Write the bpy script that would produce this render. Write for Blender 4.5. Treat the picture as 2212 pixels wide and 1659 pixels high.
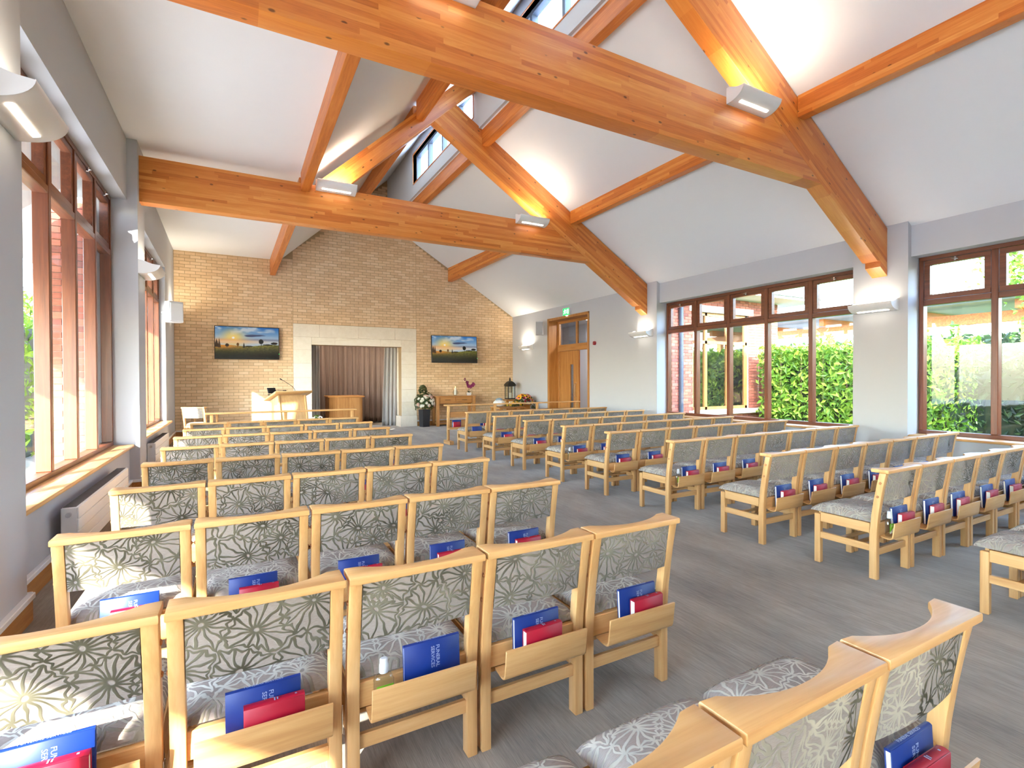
import bpy, bmesh, math, random
import numpy as np
from mathutils import Matrix, Vector
random.seed(7); rng = np.random.default_rng(7)
for o in list(bpy.data.objects): bpy.data.objects.remove(o, do_unlink=True)
S = bpy.context.scene
C = S.collection
R = math.radians
PI = math.pi

# ------------------------------------------------------------------ camera
CAM_H = 1.45
def cam_axes(yaw, p, r):
    F = Vector((math.sin(yaw), math.cos(yaw), 0)); Rt = Vector((math.cos(yaw), -math.sin(yaw), 0)); U = Vector((0, 0, 1))
    F2 = F*math.cos(p) + U*math.sin(p); U2 = U*math.cos(p) - F*math.sin(p)
    return Rt*math.cos(r) + U2*math.sin(r), U2*math.cos(r) - Rt*math.sin(r), F2
_r, _u, _f = cam_axes(R(28.55), R(-0.523), R(-0.226))
cd = bpy.data.cameras.new('camera'); cam = bpy.data.objects.new('camera', cd); C.objects.link(cam)
cd.sensor_fit = 'HORIZONTAL'; cd.sensor_width = 36.0; cd.lens = 1090.2/2212*36.0
cd.clip_start = 0.05; cd.clip_end = 300
cam.matrix_world = Matrix(((_r.x, _u.x, -_f.x, 0), (_r.y, _u.y, -_f.y, 0), (_r.z, _u.z, -_f.z, CAM_H), (0, 0, 0, 1)))
S.camera = cam

# ------------------------------------------------------------------ sky, sun, exposure
SUN_AZ, SUN_EL = R(40), R(23.6)      # light travels towards +X,+Y
w = bpy.data.worlds.new('sky'); S.world = w; w.use_nodes = True
wn = w.node_tree; wn.nodes.clear()
wo = wn.nodes.new('ShaderNodeOutputWorld'); bg = wn.nodes.new('ShaderNodeBackground'); sk = wn.nodes.new('ShaderNodeTexSky')
sk.sky_type = 'NISHITA'; sk.sun_disc = False; sk.sun_elevation = R(46); sk.sun_rotation = R(220)
sk.air_density = 1.0; sk.dust_density = 1.1; sk.ozone_density = 1.0
wn.links.new(sk.outputs[0], bg.inputs[0]); wn.links.new(bg.outputs[0], wo.inputs[0])
bg.inputs[1].default_value = 1.6
sl = bpy.data.lights.new('sun', 'SUN'); sl.energy = 12.0; sl.angle = R(0.7); sl.color = (1.0, 0.96, 0.90)
so = bpy.data.objects.new('sun', sl); C.objects.link(so)
sd = Vector((math.sin(SUN_AZ)*math.cos(SUN_EL), math.cos(SUN_AZ)*math.cos(SUN_EL), -math.sin(SUN_EL)))
so.rotation_euler = sd.to_track_quat('-Z', 'Y').to_euler(); so.location = (-20, -20, 15)
S.view_settings.view_transform = 'Standard'; S.view_settings.look = 'None'
S.view_settings.gamma = 1.0; S.view_settings.use_curve_mapping = False
S.view_settings.exposure = 1.66
LAMP = 0.42

# ------------------------------------------------------------------ material helpers
def srgb(r, g, b):
    f = lambda c: (c/255/12.92) if c/255 <= 0.04045 else ((c/255+0.055)/1.055)**2.4
    return (f(r), f(g), f(b), 1)
class NT:
    def __init__(s, name):
        s.m = bpy.data.materials.new(name); s.m.use_nodes = True; s.t = s.m.node_tree
        s.p = s.t.nodes['Principled BSDF']; s.out = s.t.nodes['Material Output']
    def n(s, typ, **kw):
        nd = s.t.nodes.new('ShaderNode'+typ)
        for k, v in kw.items(): setattr(nd, k, v)
        return nd
    def set(s, sock, v):
        if isinstance(v, bpy.types.NodeSocket): s.t.links.new(v, sock)
        else: sock.default_value = v
    def math(s, op, a, b=0.0, c=0.0, clamp=False):
        nd = s.n('Math', operation=op, use_clamp=clamp)
        s.set(nd.inputs[0], a); s.set(nd.inputs[1], b)
        if op in ('MULTIPLY_ADD', 'COMPARE', 'SMOOTH_MIN'): s.set(nd.inputs[2], c)
        return nd.outputs[0]
    def vmath(s, op, a, b=(0, 0, 0)):
        nd = s.n('VectorMath', operation=op); s.set(nd.inputs[0], a); s.set(nd.inputs[1], b)
        return nd.outputs['Value' if op in ('LENGTH', 'DISTANCE', 'DOT_PRODUCT') else 'Vector']
    def coord(s, which='Object'): return s.n('TexCoord').outputs[which]
    def sep(s, v):
        nd = s.n('SeparateXYZ'); s.set(nd.inputs[0], v); return nd.outputs
    def comb(s, x, y, z):
        nd = s.n('CombineXYZ'); s.set(nd.inputs[0], x); s.set(nd.inputs[1], y); s.set(nd.inputs[2], z); return nd.outputs[0]
    def noise(s, v, scale=5, detail=3, rough=0.5, dist=0.0):
        nd = s.n('TexNoise'); s.set(nd.inputs['Vector'], v); nd.inputs['Scale'].default_value = scale
        nd.inputs['Detail'].default_value = detail; nd.inputs['Roughness'].default_value = rough; nd.inputs['Distortion'].default_value = dist
        return nd.outputs[0]
    def white(s, v):
        nd = s.n('TexWhiteNoise', noise_dimensions='3D'); s.set(nd.inputs['Vector'], v); return nd.outputs['Value']
    def ramp(s, f, stops, interp='LINEAR'):
        nd = s.n('ValToRGB'); nd.color_ramp.interpolation = interp; e = nd.color_ramp.elements
        while len(e) < len(stops): e.new(0.5)
        for el, (p, c) in zip(e, stops): el.position = p; el.color = c
        s.set(nd.inputs[0], f); return nd.outputs[0]
    def mix(s, f, a, b, mode='MIX'):
        nd = s.n('Mix', data_type='RGBA', blend_type=mode); s.set(nd.inputs[0], f); s.set(nd.inputs[6], a); s.set(nd.inputs[7], b)
        return nd.outputs[2]
    def mapr(s, v, a, b, c, d):
        nd = s.n('MapRange'); s.set(nd.inputs[0], v)
        for i, x in enumerate((a, b, c, d)): nd.inputs[1+i].default_value = x
        return nd.outputs[0]
    def bump(s, h, strength=0.3, dist=0.01):
        nd = s.n('Bump'); nd.inputs['Strength'].default_value = strength; nd.inputs['Distance'].default_value = dist
        s.set(nd.inputs['Height'], h); s.t.links.new(nd.outputs[0], s.p.inputs['Normal'])
    def base(s, c): s.set(s.p.inputs['Base Color'], c)
    def rough(s, v): s.set(s.p.inputs['Roughness'], v)
    def rnd(s): return s.n('ObjectInfo').outputs['Random']
def plain(name, col, rough=0.6, metal=0.0, var=0.0, spec=0.5, scale=6):
    t = NT(name); t.rough(rough); t.p.inputs['Metallic'].default_value = metal; t.p.inputs['Specular IOR Level'].default_value = spec
    if var:
        f = t.noise(t.coord(), scale, 3)
        lo = tuple(c*(1-var) for c in col[:3])+(1,); hi = tuple(min(1, c*(1+var)) for c in col[:3])+(1,)
        t.base(t.mix(f, lo, hi))
    else: t.base(col)
    return t.m
def emit(name, col, strength):
    t = NT(name); t.base(col); t.p.inputs['Emission Color'].default_value = col; t.p.inputs['Emission Strength'].default_value = strength
    return t.m
def wood(name, c1, c2, c3, along='x', rough=0.45, gs=1.0, coat=0.0):
    t = NT(name); x, y, z = t.sep(t.coord()); r = t.math('MULTIPLY', t.rnd(), 37.0)
    if along == 'x': v = t.comb(t.math('MULTIPLY', x, 1.3*gs), t.math('MULTIPLY', y, 22*gs), t.math('MULTIPLY', z, 22*gs))
    elif along == 'y': v = t.comb(t.math('MULTIPLY', x, 22*gs), t.math('MULTIPLY', y, 1.3*gs), t.math('MULTIPLY', z, 22*gs))
    else: v = t.comb(t.math('MULTIPLY', x, 22*gs), t.math('MULTIPLY', y, 22*gs), t.math('MULTIPLY', z, 1.3*gs))
    v = t.vmath('ADD', v, t.comb(r, t.math('MULTIPLY', r, 1.7), r))
    g = t.noise(v, 1.0, 5, 0.6, 0.6); g2 = t.noise(v, 6.0, 2, 0.5)
    f = t.math('ADD', t.math('MULTIPLY', g, 0.8), t.math('MULTIPLY', g2, 0.2))
    t.base(t.ramp(f, [(0.3, c1), (0.5, c2), (0.72, c3)])); t.rough(rough)
    t.p.inputs['Coat Weight'].default_value = coat; t.p.inputs['Coat Roughness'].default_value = 0.25
    return t.m

# ------------------------------------------------------------------ materials
MAT = {}
MAT['wall'] = plain('white_paint', srgb(192, 193, 198), 0.85, var=0.012)
MAT['ceil'] = plain('ceiling_paint', srgb(232, 232, 234), 0.9, var=0.01)
MAT['white'] = plain('white_enamel', srgb(232, 232, 232), 0.35)
MAT['whiteplastic'] = plain('white_plastic', srgb(214, 215, 218), 0.4)
MAT['grey'] = plain('grey_mesh', srgb(170, 173, 178), 0.6)
MAT['chrome'] = plain('chrome', (0.75, 0.75, 0.76, 1), 0.18, 1.0)
MAT['black'] = plain('black_plastic', (0.012, 0.012, 0.013, 1), 0.4)
MAT['darkmetal'] = plain('dark_bronze', (0.03, 0.028, 0.026, 1), 0.4, 0.6)
MAT['red'] = plain('red_plastic', srgb(140, 20, 28), 0.35)
MAT['ply_edge'] = plain('ply_edge', srgb(190, 140, 85), 0.5)
def glulam():
    t = NT('glulam'); x, y, z = t.sep(t.coord()); rn = t.math('MULTIPLY', t.rnd(), 31.0)
    lam = t.math('FLOOR', t.math('DIVIDE', z, 0.043))
    o = t.white(t.comb(lam, rn, 1.0))
    seg = t.math('FLOOR', t.math('ADD', t.math('DIVIDE', x, 1.15), t.math('MULTIPLY', o, 9.0)))
    tone = t.white(t.comb(lam, seg, rn))
    v = t.vmath('ADD', t.comb(t.math('MULTIPLY', x, 1.6), t.math('MULTIPLY', y, 26), t.math('MULTIPLY', z, 26)), t.comb(t.math('MULTIPLY', tone, 40), rn, o))
    g = t.noise(v, 1.0, 5, 0.6, 1.6)
    f = t.math('ADD', t.math('MULTIPLY', tone, 0.42), t.math('MULTIPLY', g, 0.62))
    col = t.ramp(f, [(0.1, srgb(172, 88, 30)), (0.4, srgb(210, 120, 48)), (0.62, srgb(222, 140, 62)), (0.9, srgb(238, 168, 88))])
    vk = t.n('TexVoronoi'); t.set(vk.inputs['Vector'], t.vmath('ADD', t.comb(t.math('MULTIPLY', x, 4.6), t.math('MULTIPLY', y, 9), t.math('MULTIPLY', z, 9)), t.comb(rn, o, 0.0)))
    vk.inputs['Scale'].default_value = 1.0
    k = t.mapr(vk.outputs['Distance'], 0.07, 0.12, 1.0, 0.0)
    col = t.mix(t.math('MULTIPLY', k, 0.75), col, srgb(62, 26, 10))
    t.base(col); t.rough(0.42); t.p.inputs['Coat Weight'].default_value = 0.15; t.p.inputs['Coat Roughness'].default_value = 0.3
    return t.m
MAT['glulam'] = glulam()
MAT['softwood'] = wood('stained_softwood', srgb(168, 84, 30), srgb(200, 114, 46), srgb(218, 140, 66), 'x', 0.42)
ash = (srgb(196, 142, 84), srgb(212, 162, 102), srgb(224, 180, 124))
MAT['ash_x'] = wood('ash_grain_x', *ash, 'x', 0.42, coat=0.06)
MAT['ash_y'] = wood('ash_grain_y', *ash, 'y', 0.42, coat=0.06)
MAT['ash_z'] = wood('ash_grain_z', *ash, 'z', 0.42, coat=0.06)
oak = (srgb(158, 102, 50), srgb(182, 126, 68), srgb(198, 146, 86))
MAT['oak_x'] = wood('oak_grain_x', *oak, 'x', 0.42); MAT['oak_y'] = wood('oak_grain_y', *oak, 'y', 0.42); MAT['oak_z'] = wood('oak_grain_z', *oak, 'z', 0.42)
lgt = (srgb(196, 150, 94), srgb(212, 168, 110), srgb(224, 184, 130))
MAT['lect_x'] = wood('light_oak_x', *lgt, 'x', 0.4); MAT['lect_z'] = wood('light_oak_z', *lgt, 'z', 0.4)
mah = (srgb(90, 46, 26), srgb(116, 62, 36), srgb(138, 78, 46))
MAT['mah_y'] = wood('mahogany_y', *mah, 'y', 0.35, coat=0.2); MAT['mah_z'] = wood('mahogany_z', *mah, 'z', 0.35, coat=0.2); MAT['mah_x'] = wood('mahogany_x', *mah, 'x', 0.35, coat=0.2)
def glass(name, tint=(1, 1, 1, 1), f0=1.0):
    t = NT(name); t.t.nodes.remove(t.p)
    tr = t.n('BsdfTransparent'); tr.inputs[0].default_value = tint
    gl = t.n('BsdfGlossy'); gl.inputs['Roughness'].default_value = 0.01
    geo = t.n('NewGeometry'); c = t.math('ABSOLUTE', t.vmath('DOT_PRODUCT', geo.outputs['Incoming'], geo.outputs['Normal']))
    fr = t.math('ADD', 0.035, t.math('MULTIPLY', t.math('POWER', t.math('SUBTRACT', 1.0, c, clamp=True), 5.0), 0.6))
    mx = t.n('MixShader'); t.set(mx.inputs[0], t.math('MULTIPLY', fr, f0, clamp=True)); t.t.links.new(tr.outputs[0], mx.inputs[1]); t.t.links.new(gl.outputs[0], mx.inputs[2])
    t.t.links.new(mx.outputs[0], t.out.inputs[0]); return t.m
MAT['glass'] = glass('window_glass', (0.95, 0.97, 0.96, 1), 0.9)
MAT['clear'] = glass('clear_plastic', (0.85, 0.88, 0.9, 1), 1.6)
MAT['mirrorglass'] = glass('reflective_glass', (0.5, 0.52, 0.54, 1), 9.0)
MAT['darkglass'] = glass('tinted_glass', (0.72, 0.74, 0.76, 1), 1.6)
def brickmat(name, stops, mix=0.35):
    t = NT(name); geo = t.n('NewGeometry')
    r = t.math('FRACT', t.math('ADD', geo.outputs['Random Per Island'], t.math('MULTIPLY', t.rnd(), 7.31)))
    p = geo.outputs['Position']
    n = t.noise(p, 22, 4, 0.6); big = t.noise(p, 1.1, 2)
    f = t.math('ADD', t.math('MULTIPLY', r, 0.55), t.math('ADD', t.math('MULTIPLY', n, 0.3), t.math('MULTIPLY', big, 0.15)))
    t.base(t.ramp(f, stops)); t.rough(0.9); t.bump(n, 0.35, 0.004)
    return t.m
MAT['brick'] = brickmat('buff_brick', [(0.06, srgb(180, 142, 110)), (0.2, srgb(214, 180, 140)), (0.55, srgb(226, 194, 154)), (0.85, srgb(234, 208, 174))])
MAT['mortar'] = plain('buff_mortar', srgb(176, 150, 114), 0.95, var=0.08, scale=12)
MAT['redbrick'] = brickmat('red_brick', [(0.08, srgb(86, 58, 60)), (0.3, srgb(150, 84, 68)), (0.6, srgb(166, 94, 74)), (0.9, srgb(186, 122, 100))])
MAT['redmortar'] = plain('grey_mortar', srgb(170, 160, 148), 0.95, var=0.08, scale=12)
def stone():
    t = NT('limestone'); p = t.n('NewGeometry').outputs['Position']; n = t.noise(p, 9, 5, 0.6); m = t.noise(p, 60, 2)
    r = t.rnd(); f = t.math('ADD', t.math('MULTIPLY', n, 0.5), t.math('ADD', t.math('MULTIPLY', r, 0.25), t.math('MULTIPLY', m, 0.25)))
    t.base(t.ramp(f, [(0.25, srgb(222, 210, 190)), (0.55, srgb(234, 225, 208)), (0.8, srgb(240, 233, 220))])); t.rough(0.85); t.bump(m, 0.15, 0.002)
    return t.m
MAT['stone'] = stone()
def carpet():
    t = NT('carpet'); p = t.n('NewGeometry').outputs['Position']; x, y, z = t.sep(p)
    st = t.noise(t.comb(t.math('MULTIPLY', x, 60), t.math('MULTIPLY', y, 2.4), z), 1.0, 4, 0.65)
    st2 = t.noise(t.comb(t.math('MULTIPLY', x, 190), t.math('MULTIPLY', y, 14), z), 1.0, 2, 0.6)
    big = t.noise(t.comb(t.math('MULTIPLY', x, 2.8), t.math('MULTIPLY', y, 1.1), z), 1.0, 4, 0.62)
    f = t.math('ADD', t.math('MULTIPLY', st, 0.32), t.math('ADD', t.math('MULTIPLY', st2, 0.22), t.math('MULTIPLY', big, 0.52)))
    t.base(t.ramp(f, [(0.34, srgb(100, 91, 80)), (0.52, srgb(136, 126, 112)), (0.70, srgb(166, 154, 137))]))
    t.rough(0.95); t.p.inputs['Specular IOR Level'].default_value = 0.1; t.p.inputs['Sheen Weight'].default_value = 0.25
    t.bump(st2, 0.5, 0.004); return t.m
MAT['carpet'] = carpet()
def fabric(name, plane):
    t = NT(name); x, y, z = t.sep(t.coord()); rn = t.rnd()
    b = y if plane == 'xy' else z
    v0 = t.comb(t.math('ADD', t.math('MULTIPLY', x, 6.4), t.math('MULTIPLY', rn, 53.0)), t.math('ADD', t.math('MULTIPLY', b, 7.0), t.math('MULTIPLY', rn, 91.0)), 0.0)
    wv = t.n('TexNoise'); t.set(wv.inputs['Vector'], v0); wv.inputs['Scale'].default_value = 2.2; wv.inputs['Detail'].default_value = 1
    v = t.vmath('ADD', v0, t.vmath('MULTIPLY', t.vmath('SUBTRACT', wv.outputs['Color'], (0.5, 0.5, 0.5)), (0.28, 0.28, 0)))
    vo = t.n('TexVoronoi', voronoi_dimensions='2D'); t.set(vo.inputs['Vector'], v); vo.inputs['Scale'].default_value = 1.0; vo.inputs['Randomness'].default_value = 0.75
    d = t.vmath('SUBTRACT', v, vo.outputs['Position']); dx, dy, dz = t.sep(d); r = t.vmath('LENGTH', d)
    th = t.math('ARCTAN2', dy, dx)
    lined = t.math('DIVIDE', t.math('MULTIPLY', r, t.math('ABSOLUTE', t.math('SINE', t.math('MULTIPLY', th, 7.5)))), 7.5)
    wdt = t.math('ADD', 0.020, t.math('MULTIPLY', r, 0.022))
    lm = t.math('SUBTRACT', 1.0, t.math('DIVIDE', lined, wdt), clamp=True)
    lm = t.math('MULTIPLY', lm, 2.2, clamp=True)
    ve = t.n('TexVoronoi', voronoi_dimensions='2D', feature='DISTANCE_TO_EDGE'); t.set(ve.inputs['Vector'], v); ve.inputs['Scale'].default_value = 1.0; ve.inputs['Randomness'].default_value = 0.75
    ed = t.math('ADD', ve.outputs['Distance'], t.math('MULTIPLY', t.math('COSINE', t.math('MULTIPLY', th, 15.0)), 0.03))
    em = t.mapr(t.math('ABSOLUTE', t.math('SUBTRACT', ed, 0.045)), 0.016, 0.034, 1.0, 0.0)
    ins = t.mapr(ed, 0.035, 0.05, 0.0, 1.0)
    pat = t.math('MAXIMUM', t.math('MULTIPLY', lm, ins), em)
    pat = t.math('MULTIPLY', pat, t.mapr(r, 0.035, 0.06, 0.0, 1.0))
    wy = t.noise(t.comb(t.math('MULTIPLY', x, 60), t.math('MULTIPLY', b, 420), 0.0), 1.0, 2)
    base = t.mix(wy, srgb(116, 105, 97), srgb(176, 163, 154))
    pile = t.noise(t.vmath('MULTIPLY', v, (1.1, 1.1, 1)), 1.0, 2)
    line = t.mix(t.mapr(pile, 0.35, 0.65, 0, 1), srgb(64, 60, 45), srgb(112, 106, 88)) if plane == 'xz' else t.mix(t.mapr(pile, 0.35, 0.65, 0, 1), srgb(112, 105, 91), srgb(142, 134, 119))  # seat lines paler than the back's: nap sheen put into the colour
    t.base(t.mix(pat, base, line)); t.rough(0.9); t.p.inputs['Specular IOR Level'].default_value = 0.15
    # velvet nap: the raised pile leans to one side, so it sheens when seen against the lie of the nap
    sh = t.n('BsdfSheen', distribution='ASHIKHMIN'); sh.inputs['Roughness'].default_value = 0.33 if plane == 'xz' else 0.6
    geo = t.n('NewGeometry'); lean = (0.34, 0.0, 0.0) if plane == 'xz' else (0.12, 0.30, 0.0)
    t.set(sh.inputs['Normal'], t.vmath('NORMALIZE', t.vmath('ADD', geo.outputs['Normal'], lean)))
    t.set(sh.inputs['Color'], t.mix(pat, (0.0, 0.0, 0.0, 1), (0.42, 0.39, 0.33, 1) if plane == 'xz' else (0.40, 0.375, 0.33, 1)))
    ad = t.n('AddShader'); t.t.links.new(t.p.outputs[0], ad.inputs[0]); t.t.links.new(sh.outputs[0], ad.inputs[1]); t.t.links.new(ad.outputs[0], t.out.inputs[0])
    t.bump(pat, 0.6, 0.003); return t.m
MAT['fab_seat'] = fabric('floral_fabric_seat', 'xy'); MAT['fab_back'] = fabric('floral_fabric_back', 'xz')
MAT['blue'] = plain('blue_cloth_cover', srgb(4, 42, 116), 0.45, var=0.05, scale=40)
MAT['crimson'] = plain('red_cloth_cover', srgb(164, 10, 40), 0.45, var=0.06, scale=40)
MAT['page'] = plain('book_pages', srgb(236, 232, 222), 0.8, var=0.03, scale=80)
MAT['print'] = plain('silver_print', srgb(150, 160, 190), 0.5)
MAT['curt_grey'] = plain('grey_curtain', srgb(168, 165, 162), 0.75, var=0.05)
MAT['curt_brown'] = plain('taupe_curtain', srgb(126, 108, 99), 0.8, var=0.06)
MAT['leaf'] = None
def leafmat(name, a, b, c):
    t = NT(name); geo = t.n('NewGeometry'); r = geo.outputs['Random Per Island']
    t.base(t.ramp(r, [(0.0, a), (0.5, b), (1.0, c)])); t.rough(0.62)
    tl = t.n('BsdfTranslucent'); t.set(tl.inputs[0], t.ramp(r, [(0, b), (1, c)])); mx = t.n('MixShader'); mx.inputs[0].default_value = 0.3
    t.t.links.new(t.p.outputs[0], mx.inputs[1]); t.t.links.new(tl.outputs[0], mx.inputs[2]); t.t.links.new(mx.outputs[0], t.out.inputs[0])
    return t.m
MAT['leaf'] = leafmat('laurel_leaf', srgb(56, 96, 24), srgb(104, 146, 40), srgb(160, 188, 66))  # greens brightened and yellowed to stand in for sun on the hedge
MAT['leafdark'] = leafmat('dark_leaf', srgb(16, 34, 16), srgb(30, 56, 26), srgb(60, 86, 38))  # greens darkened to stand in for shade on the near hedge
MAT['flower_leaf'] = leafmat('bouquet_leaf', srgb(40, 62, 34), srgb(70, 92, 52), srgb(120, 110, 60))
MAT['bark'] = plain('bark', srgb(84, 66, 52), 0.9, var=0.15)
MAT['gravel'] = plain('gravel', srgb(176, 172, 164), 0.95, var=0.35, scale=60)
MAT['grass'] = plain('lawn', srgb(96, 128, 52), 0.95, var=0.25, scale=30)
MAT['fascia'] = plain('grey_fascia', srgb(128, 132, 140), 0.6)
MAT['soffit'] = plain('pale_soffit', srgb(190, 188, 186), 0.8)
MAT['slategrey'] = plain('slate_frame', srgb(92, 100, 116), 0.4)
MAT['pipe'] = plain('grey_pipe', srgb(70, 78, 90), 0.4)
MAT['vase'] = plain('charcoal_vase', srgb(44, 43, 46), 0.7, var=0.25, scale=25)
MAT['wax'] = plain('cream_wax', srgb(238, 230, 212), 0.5)
MAT['lit'] = emit('lamp_tube', (1.0, 0.9, 0.72, 1), 5.0)

# ------------------------------------------------------------------ mesh helpers
class MB:
    def __init__(s): s.b = bmesh.new()
    def _xf(s, vs, m):
        if m is not None: bmesh.ops.transform(s.b, matrix=m, verts=vs)
        return vs
    def box(s, x0, x1, y0, y1, z0, z1, bev=0.0, m=None, seg=1):
        r = bmesh.ops.create_cube(s.b, size=1.0); vs = r['verts']
        for v in vs: v.co = Vector(((x0+x1)/2 + v.co.x*(x1-x0), (y0+y1)/2 + v.co.y*(y1-y0), (z0+z1)/2 + v.co.z*(z1-z0)))
        if bev:
            es = list({e for v in vs for e in v.link_edges})
            r = bmesh.ops.bevel(s.b, geom=vs+es, offset=bev, segments=seg, profile=0.5, affect='EDGES', clamp_overlap=True)
            vs = list({v for f in r['faces'] for v in f.verts} | {v for v in vs if v.is_valid})
            # collect whole island
            seen = set(vs); st = list(vs)
            while st:
                v = st.pop()
                for e in v.link_edges:
                    o = e.other_vert(v)
                    if o not in seen: seen.add(o); st.append(o)
            vs = list(seen)
        s._xf(vs, m); return s
    def poly(s, pts, d0, d1, axis='y', m=None, bev=0.0):
        """extrude a 2D polygon: axis y -> pts (x,z); x -> (y,z); z -> (x,y)"""
        def P(a, b, d): return {'y': (a, d, b), 'x': (d, a, b), 'z': (a, b, d)}[axis]
        v0 = [s.b.verts.new(P(a, b, d0)) for a, b in pts]; v1 = [s.b.verts.new(P(a, b, d1)) for a, b in pts]
        n = len(pts); fs = [s.b.faces.new(v0), s.b.faces.new(v1[::-1])]
        for i in range(n): fs.append(s.b.faces.new((v0[i], v1[i], v1[(i+1) % n], v0[(i+1) % n])))
        bmesh.ops.recalc_face_normals(s.b, faces=fs)
        vs = v0+v1
        if bev:
            es = list({e for f in fs[:2] for e in f.edges})
            bmesh.ops.bevel(s.b, geom=es, offset=bev, segments=2, profile=0.5, affect='EDGES', clamp_overlap=True)
            seen = {v for v in vs if v.is_valid} or set(s.b.verts[-1:]); vs = None
        if m is not None:
            bmesh.ops.transform(s.b, matrix=m, verts=vs if vs else list(s.b.verts))
        return s
    def loft(s, rings, closed=True, cap=True):
        R_ = [[s.b.verts.new(p) for p in ring] for ring in rings]; n = len(rings[0]); fs = []
        for a, b in zip(R_[:-1], R_[1:]):
            for i in range(n if closed else n-1):
                fs.append(s.b.faces.new((a[i], a[(i+1) % n], b[(i+1) % n], b[i])))
        if cap and closed:
            fs.append(s.b.faces.new(R_[0][::-1])); fs.append(s.b.faces.new(R_[-1]))
        bmesh.ops.recalc_face_normals(s.b, faces=fs); return s
    def tube(s, pts, r, n=8):
        pts = [Vector(p) for p in pts]; rings = []; up = Vector((0, 0, 1))
        for i, p in enumerate(pts):
            d = (pts[min(i+1, len(pts)-1)] - pts[max(i-1, 0)]).normalized()
            a = d.cross(up if abs(d.z) < 0.95 else Vector((1, 0, 0))).normalized(); b = d.cross(a)
            rr = r[i] if isinstance(r, (list, tuple)) else r
            rings.append([p + (a*math.cos(2*PI*k/n) + b*math.sin(2*PI*k/n))*rr for k in range(n)])
        return s.loft(rings)
    def lathe(s, prof, n=20, c=(0, 0, 0), cap=True):
        return s.loft([[(c[0]+max(r, 1e-4)*math.cos(2*PI*k/n), c[1]+max(r, 1e-4)*math.sin(2*PI*k/n), c[2]+z) for k in range(n)] for r, z in prof], cap=cap)
    def ball(s, c, r, sub=2, sc=(1, 1, 1)):
        rr = bmesh.ops.create_icosphere(s.b, subdivisions=sub, radius=r)
        for v in rr['verts']: v.co = Vector((v.co.x*sc[0]+c[0], v.co.y*sc[1]+c[1], v.co.z*sc[2]+c[2]))
        return s
    def mesh(s, name, ang=35):
        me = bpy.data.meshes.new(name); s.b.to_mesh(me); s.b.free()
        for p in me.polygons: p.use_smooth = True
        me.set_sharp_from_angle(angle=R(ang)); return me
def link(name, me, mat=None, parent=None, loc=None, rot=None):
    o = bpy.data.objects.new(name, me); C.objects.link(o)
    if mat is not None and not me.materials: me.materials.append(MAT[mat] if isinstance(mat, str) else mat)
    if loc is not None: o.location = loc
    if rot is not None: o.rotation_euler = rot
    if parent is not None: o.parent = parent
    return o
def tag(o, label=None, cat=None, group=None, kind=None):
    if label: o['label'] = label
    if cat: o['category'] = cat
    if group: o['group'] = group
    if kind: o['kind'] = kind
    return o
def thing(name, label, cat, loc=(0, 0, 0), rz=0.0, group=None):
    o = bpy.data.objects.new(name, None); C.objects.link(o); o.location = loc; o.rotation_euler = (0, 0, rz); o.empty_display_size = 0.1
    return tag(o, label, cat, group)
def struct(name, mb, mat, label=None):
    o = link(name, mb.mesh(name), mat); return tag(o, label, kind='structure')
def bxm(*a, **k): return MB().box(*a, **k)
def py(name, verts, faces, smooth=False):
    me = bpy.data.meshes.new(name); me.from_pydata(verts, [], faces); me.update()
    if smooth:
        for p in me.polygons: p.use_smooth = True
    return me

ORD = ['first', 'second', 'third', 'fourth', 'fifth', 'sixth', 'seventh', 'eighth', 'ninth', 'tenth', 'eleventh']

# ================================================================== ROOM SHELL
YB = 14.42                    # back (brick) wall
YR = -5.8                     # wall behind the camera
LX, RX = -1.23, 7.88          # bay wall planes; columns stand 0.1 proud
def floor_z(y): 
    t = min(1, max(0, (y-11.0)/1.8)); return 0.085*t*t*(3-2*t)
mb = MB(); ys = [YR-0.3]+[11.0+0.15*i for i in range(13)]+[17.0]
pts = [(y, floor_z(y)) for y in ys] + [(17.0, -0.25), (YR-0.3, -0.25)]
mb.poly(pts, -1.55, 8.4, 'x'); struct('floor', mb, 'carpet', 'grey beige streaked carpet floor')

# ceiling: flat strip left, steep left slope up to the clerestory, shallow right slope
ZF = 4.57
def zl(x): return 4.647+0.92*(x-1.077)
def zr(x): return 3.52+0.61*(7.8-x)
CX = 3.81
mb = MB()
mb.poly([(-1.6, ZF), (0.99, ZF), (4.15, zl(4.15)), (4.15, zl(4.15)+0.14), (0.95, ZF+0.14), (-1.6, ZF+0.14)], YR-0.2, 17.2, 'y')
struct('ceiling', mb, 'ceil', 'white plastered ceiling, flat beside left wall and then sloping up')
mb = MB(); mb.poly([(CX+0.03, zr(CX+0.03)), (8.24, zr(8.24)), (8.24, zr(8.24)+0.14), (CX+0.03, zr(CX+0.03)+0.14)], YR-0.2, 17.2, 'y')
o = struct('ceiling_slope', mb, 'ceil', 'white sloping ceiling above the right wall')

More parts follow.
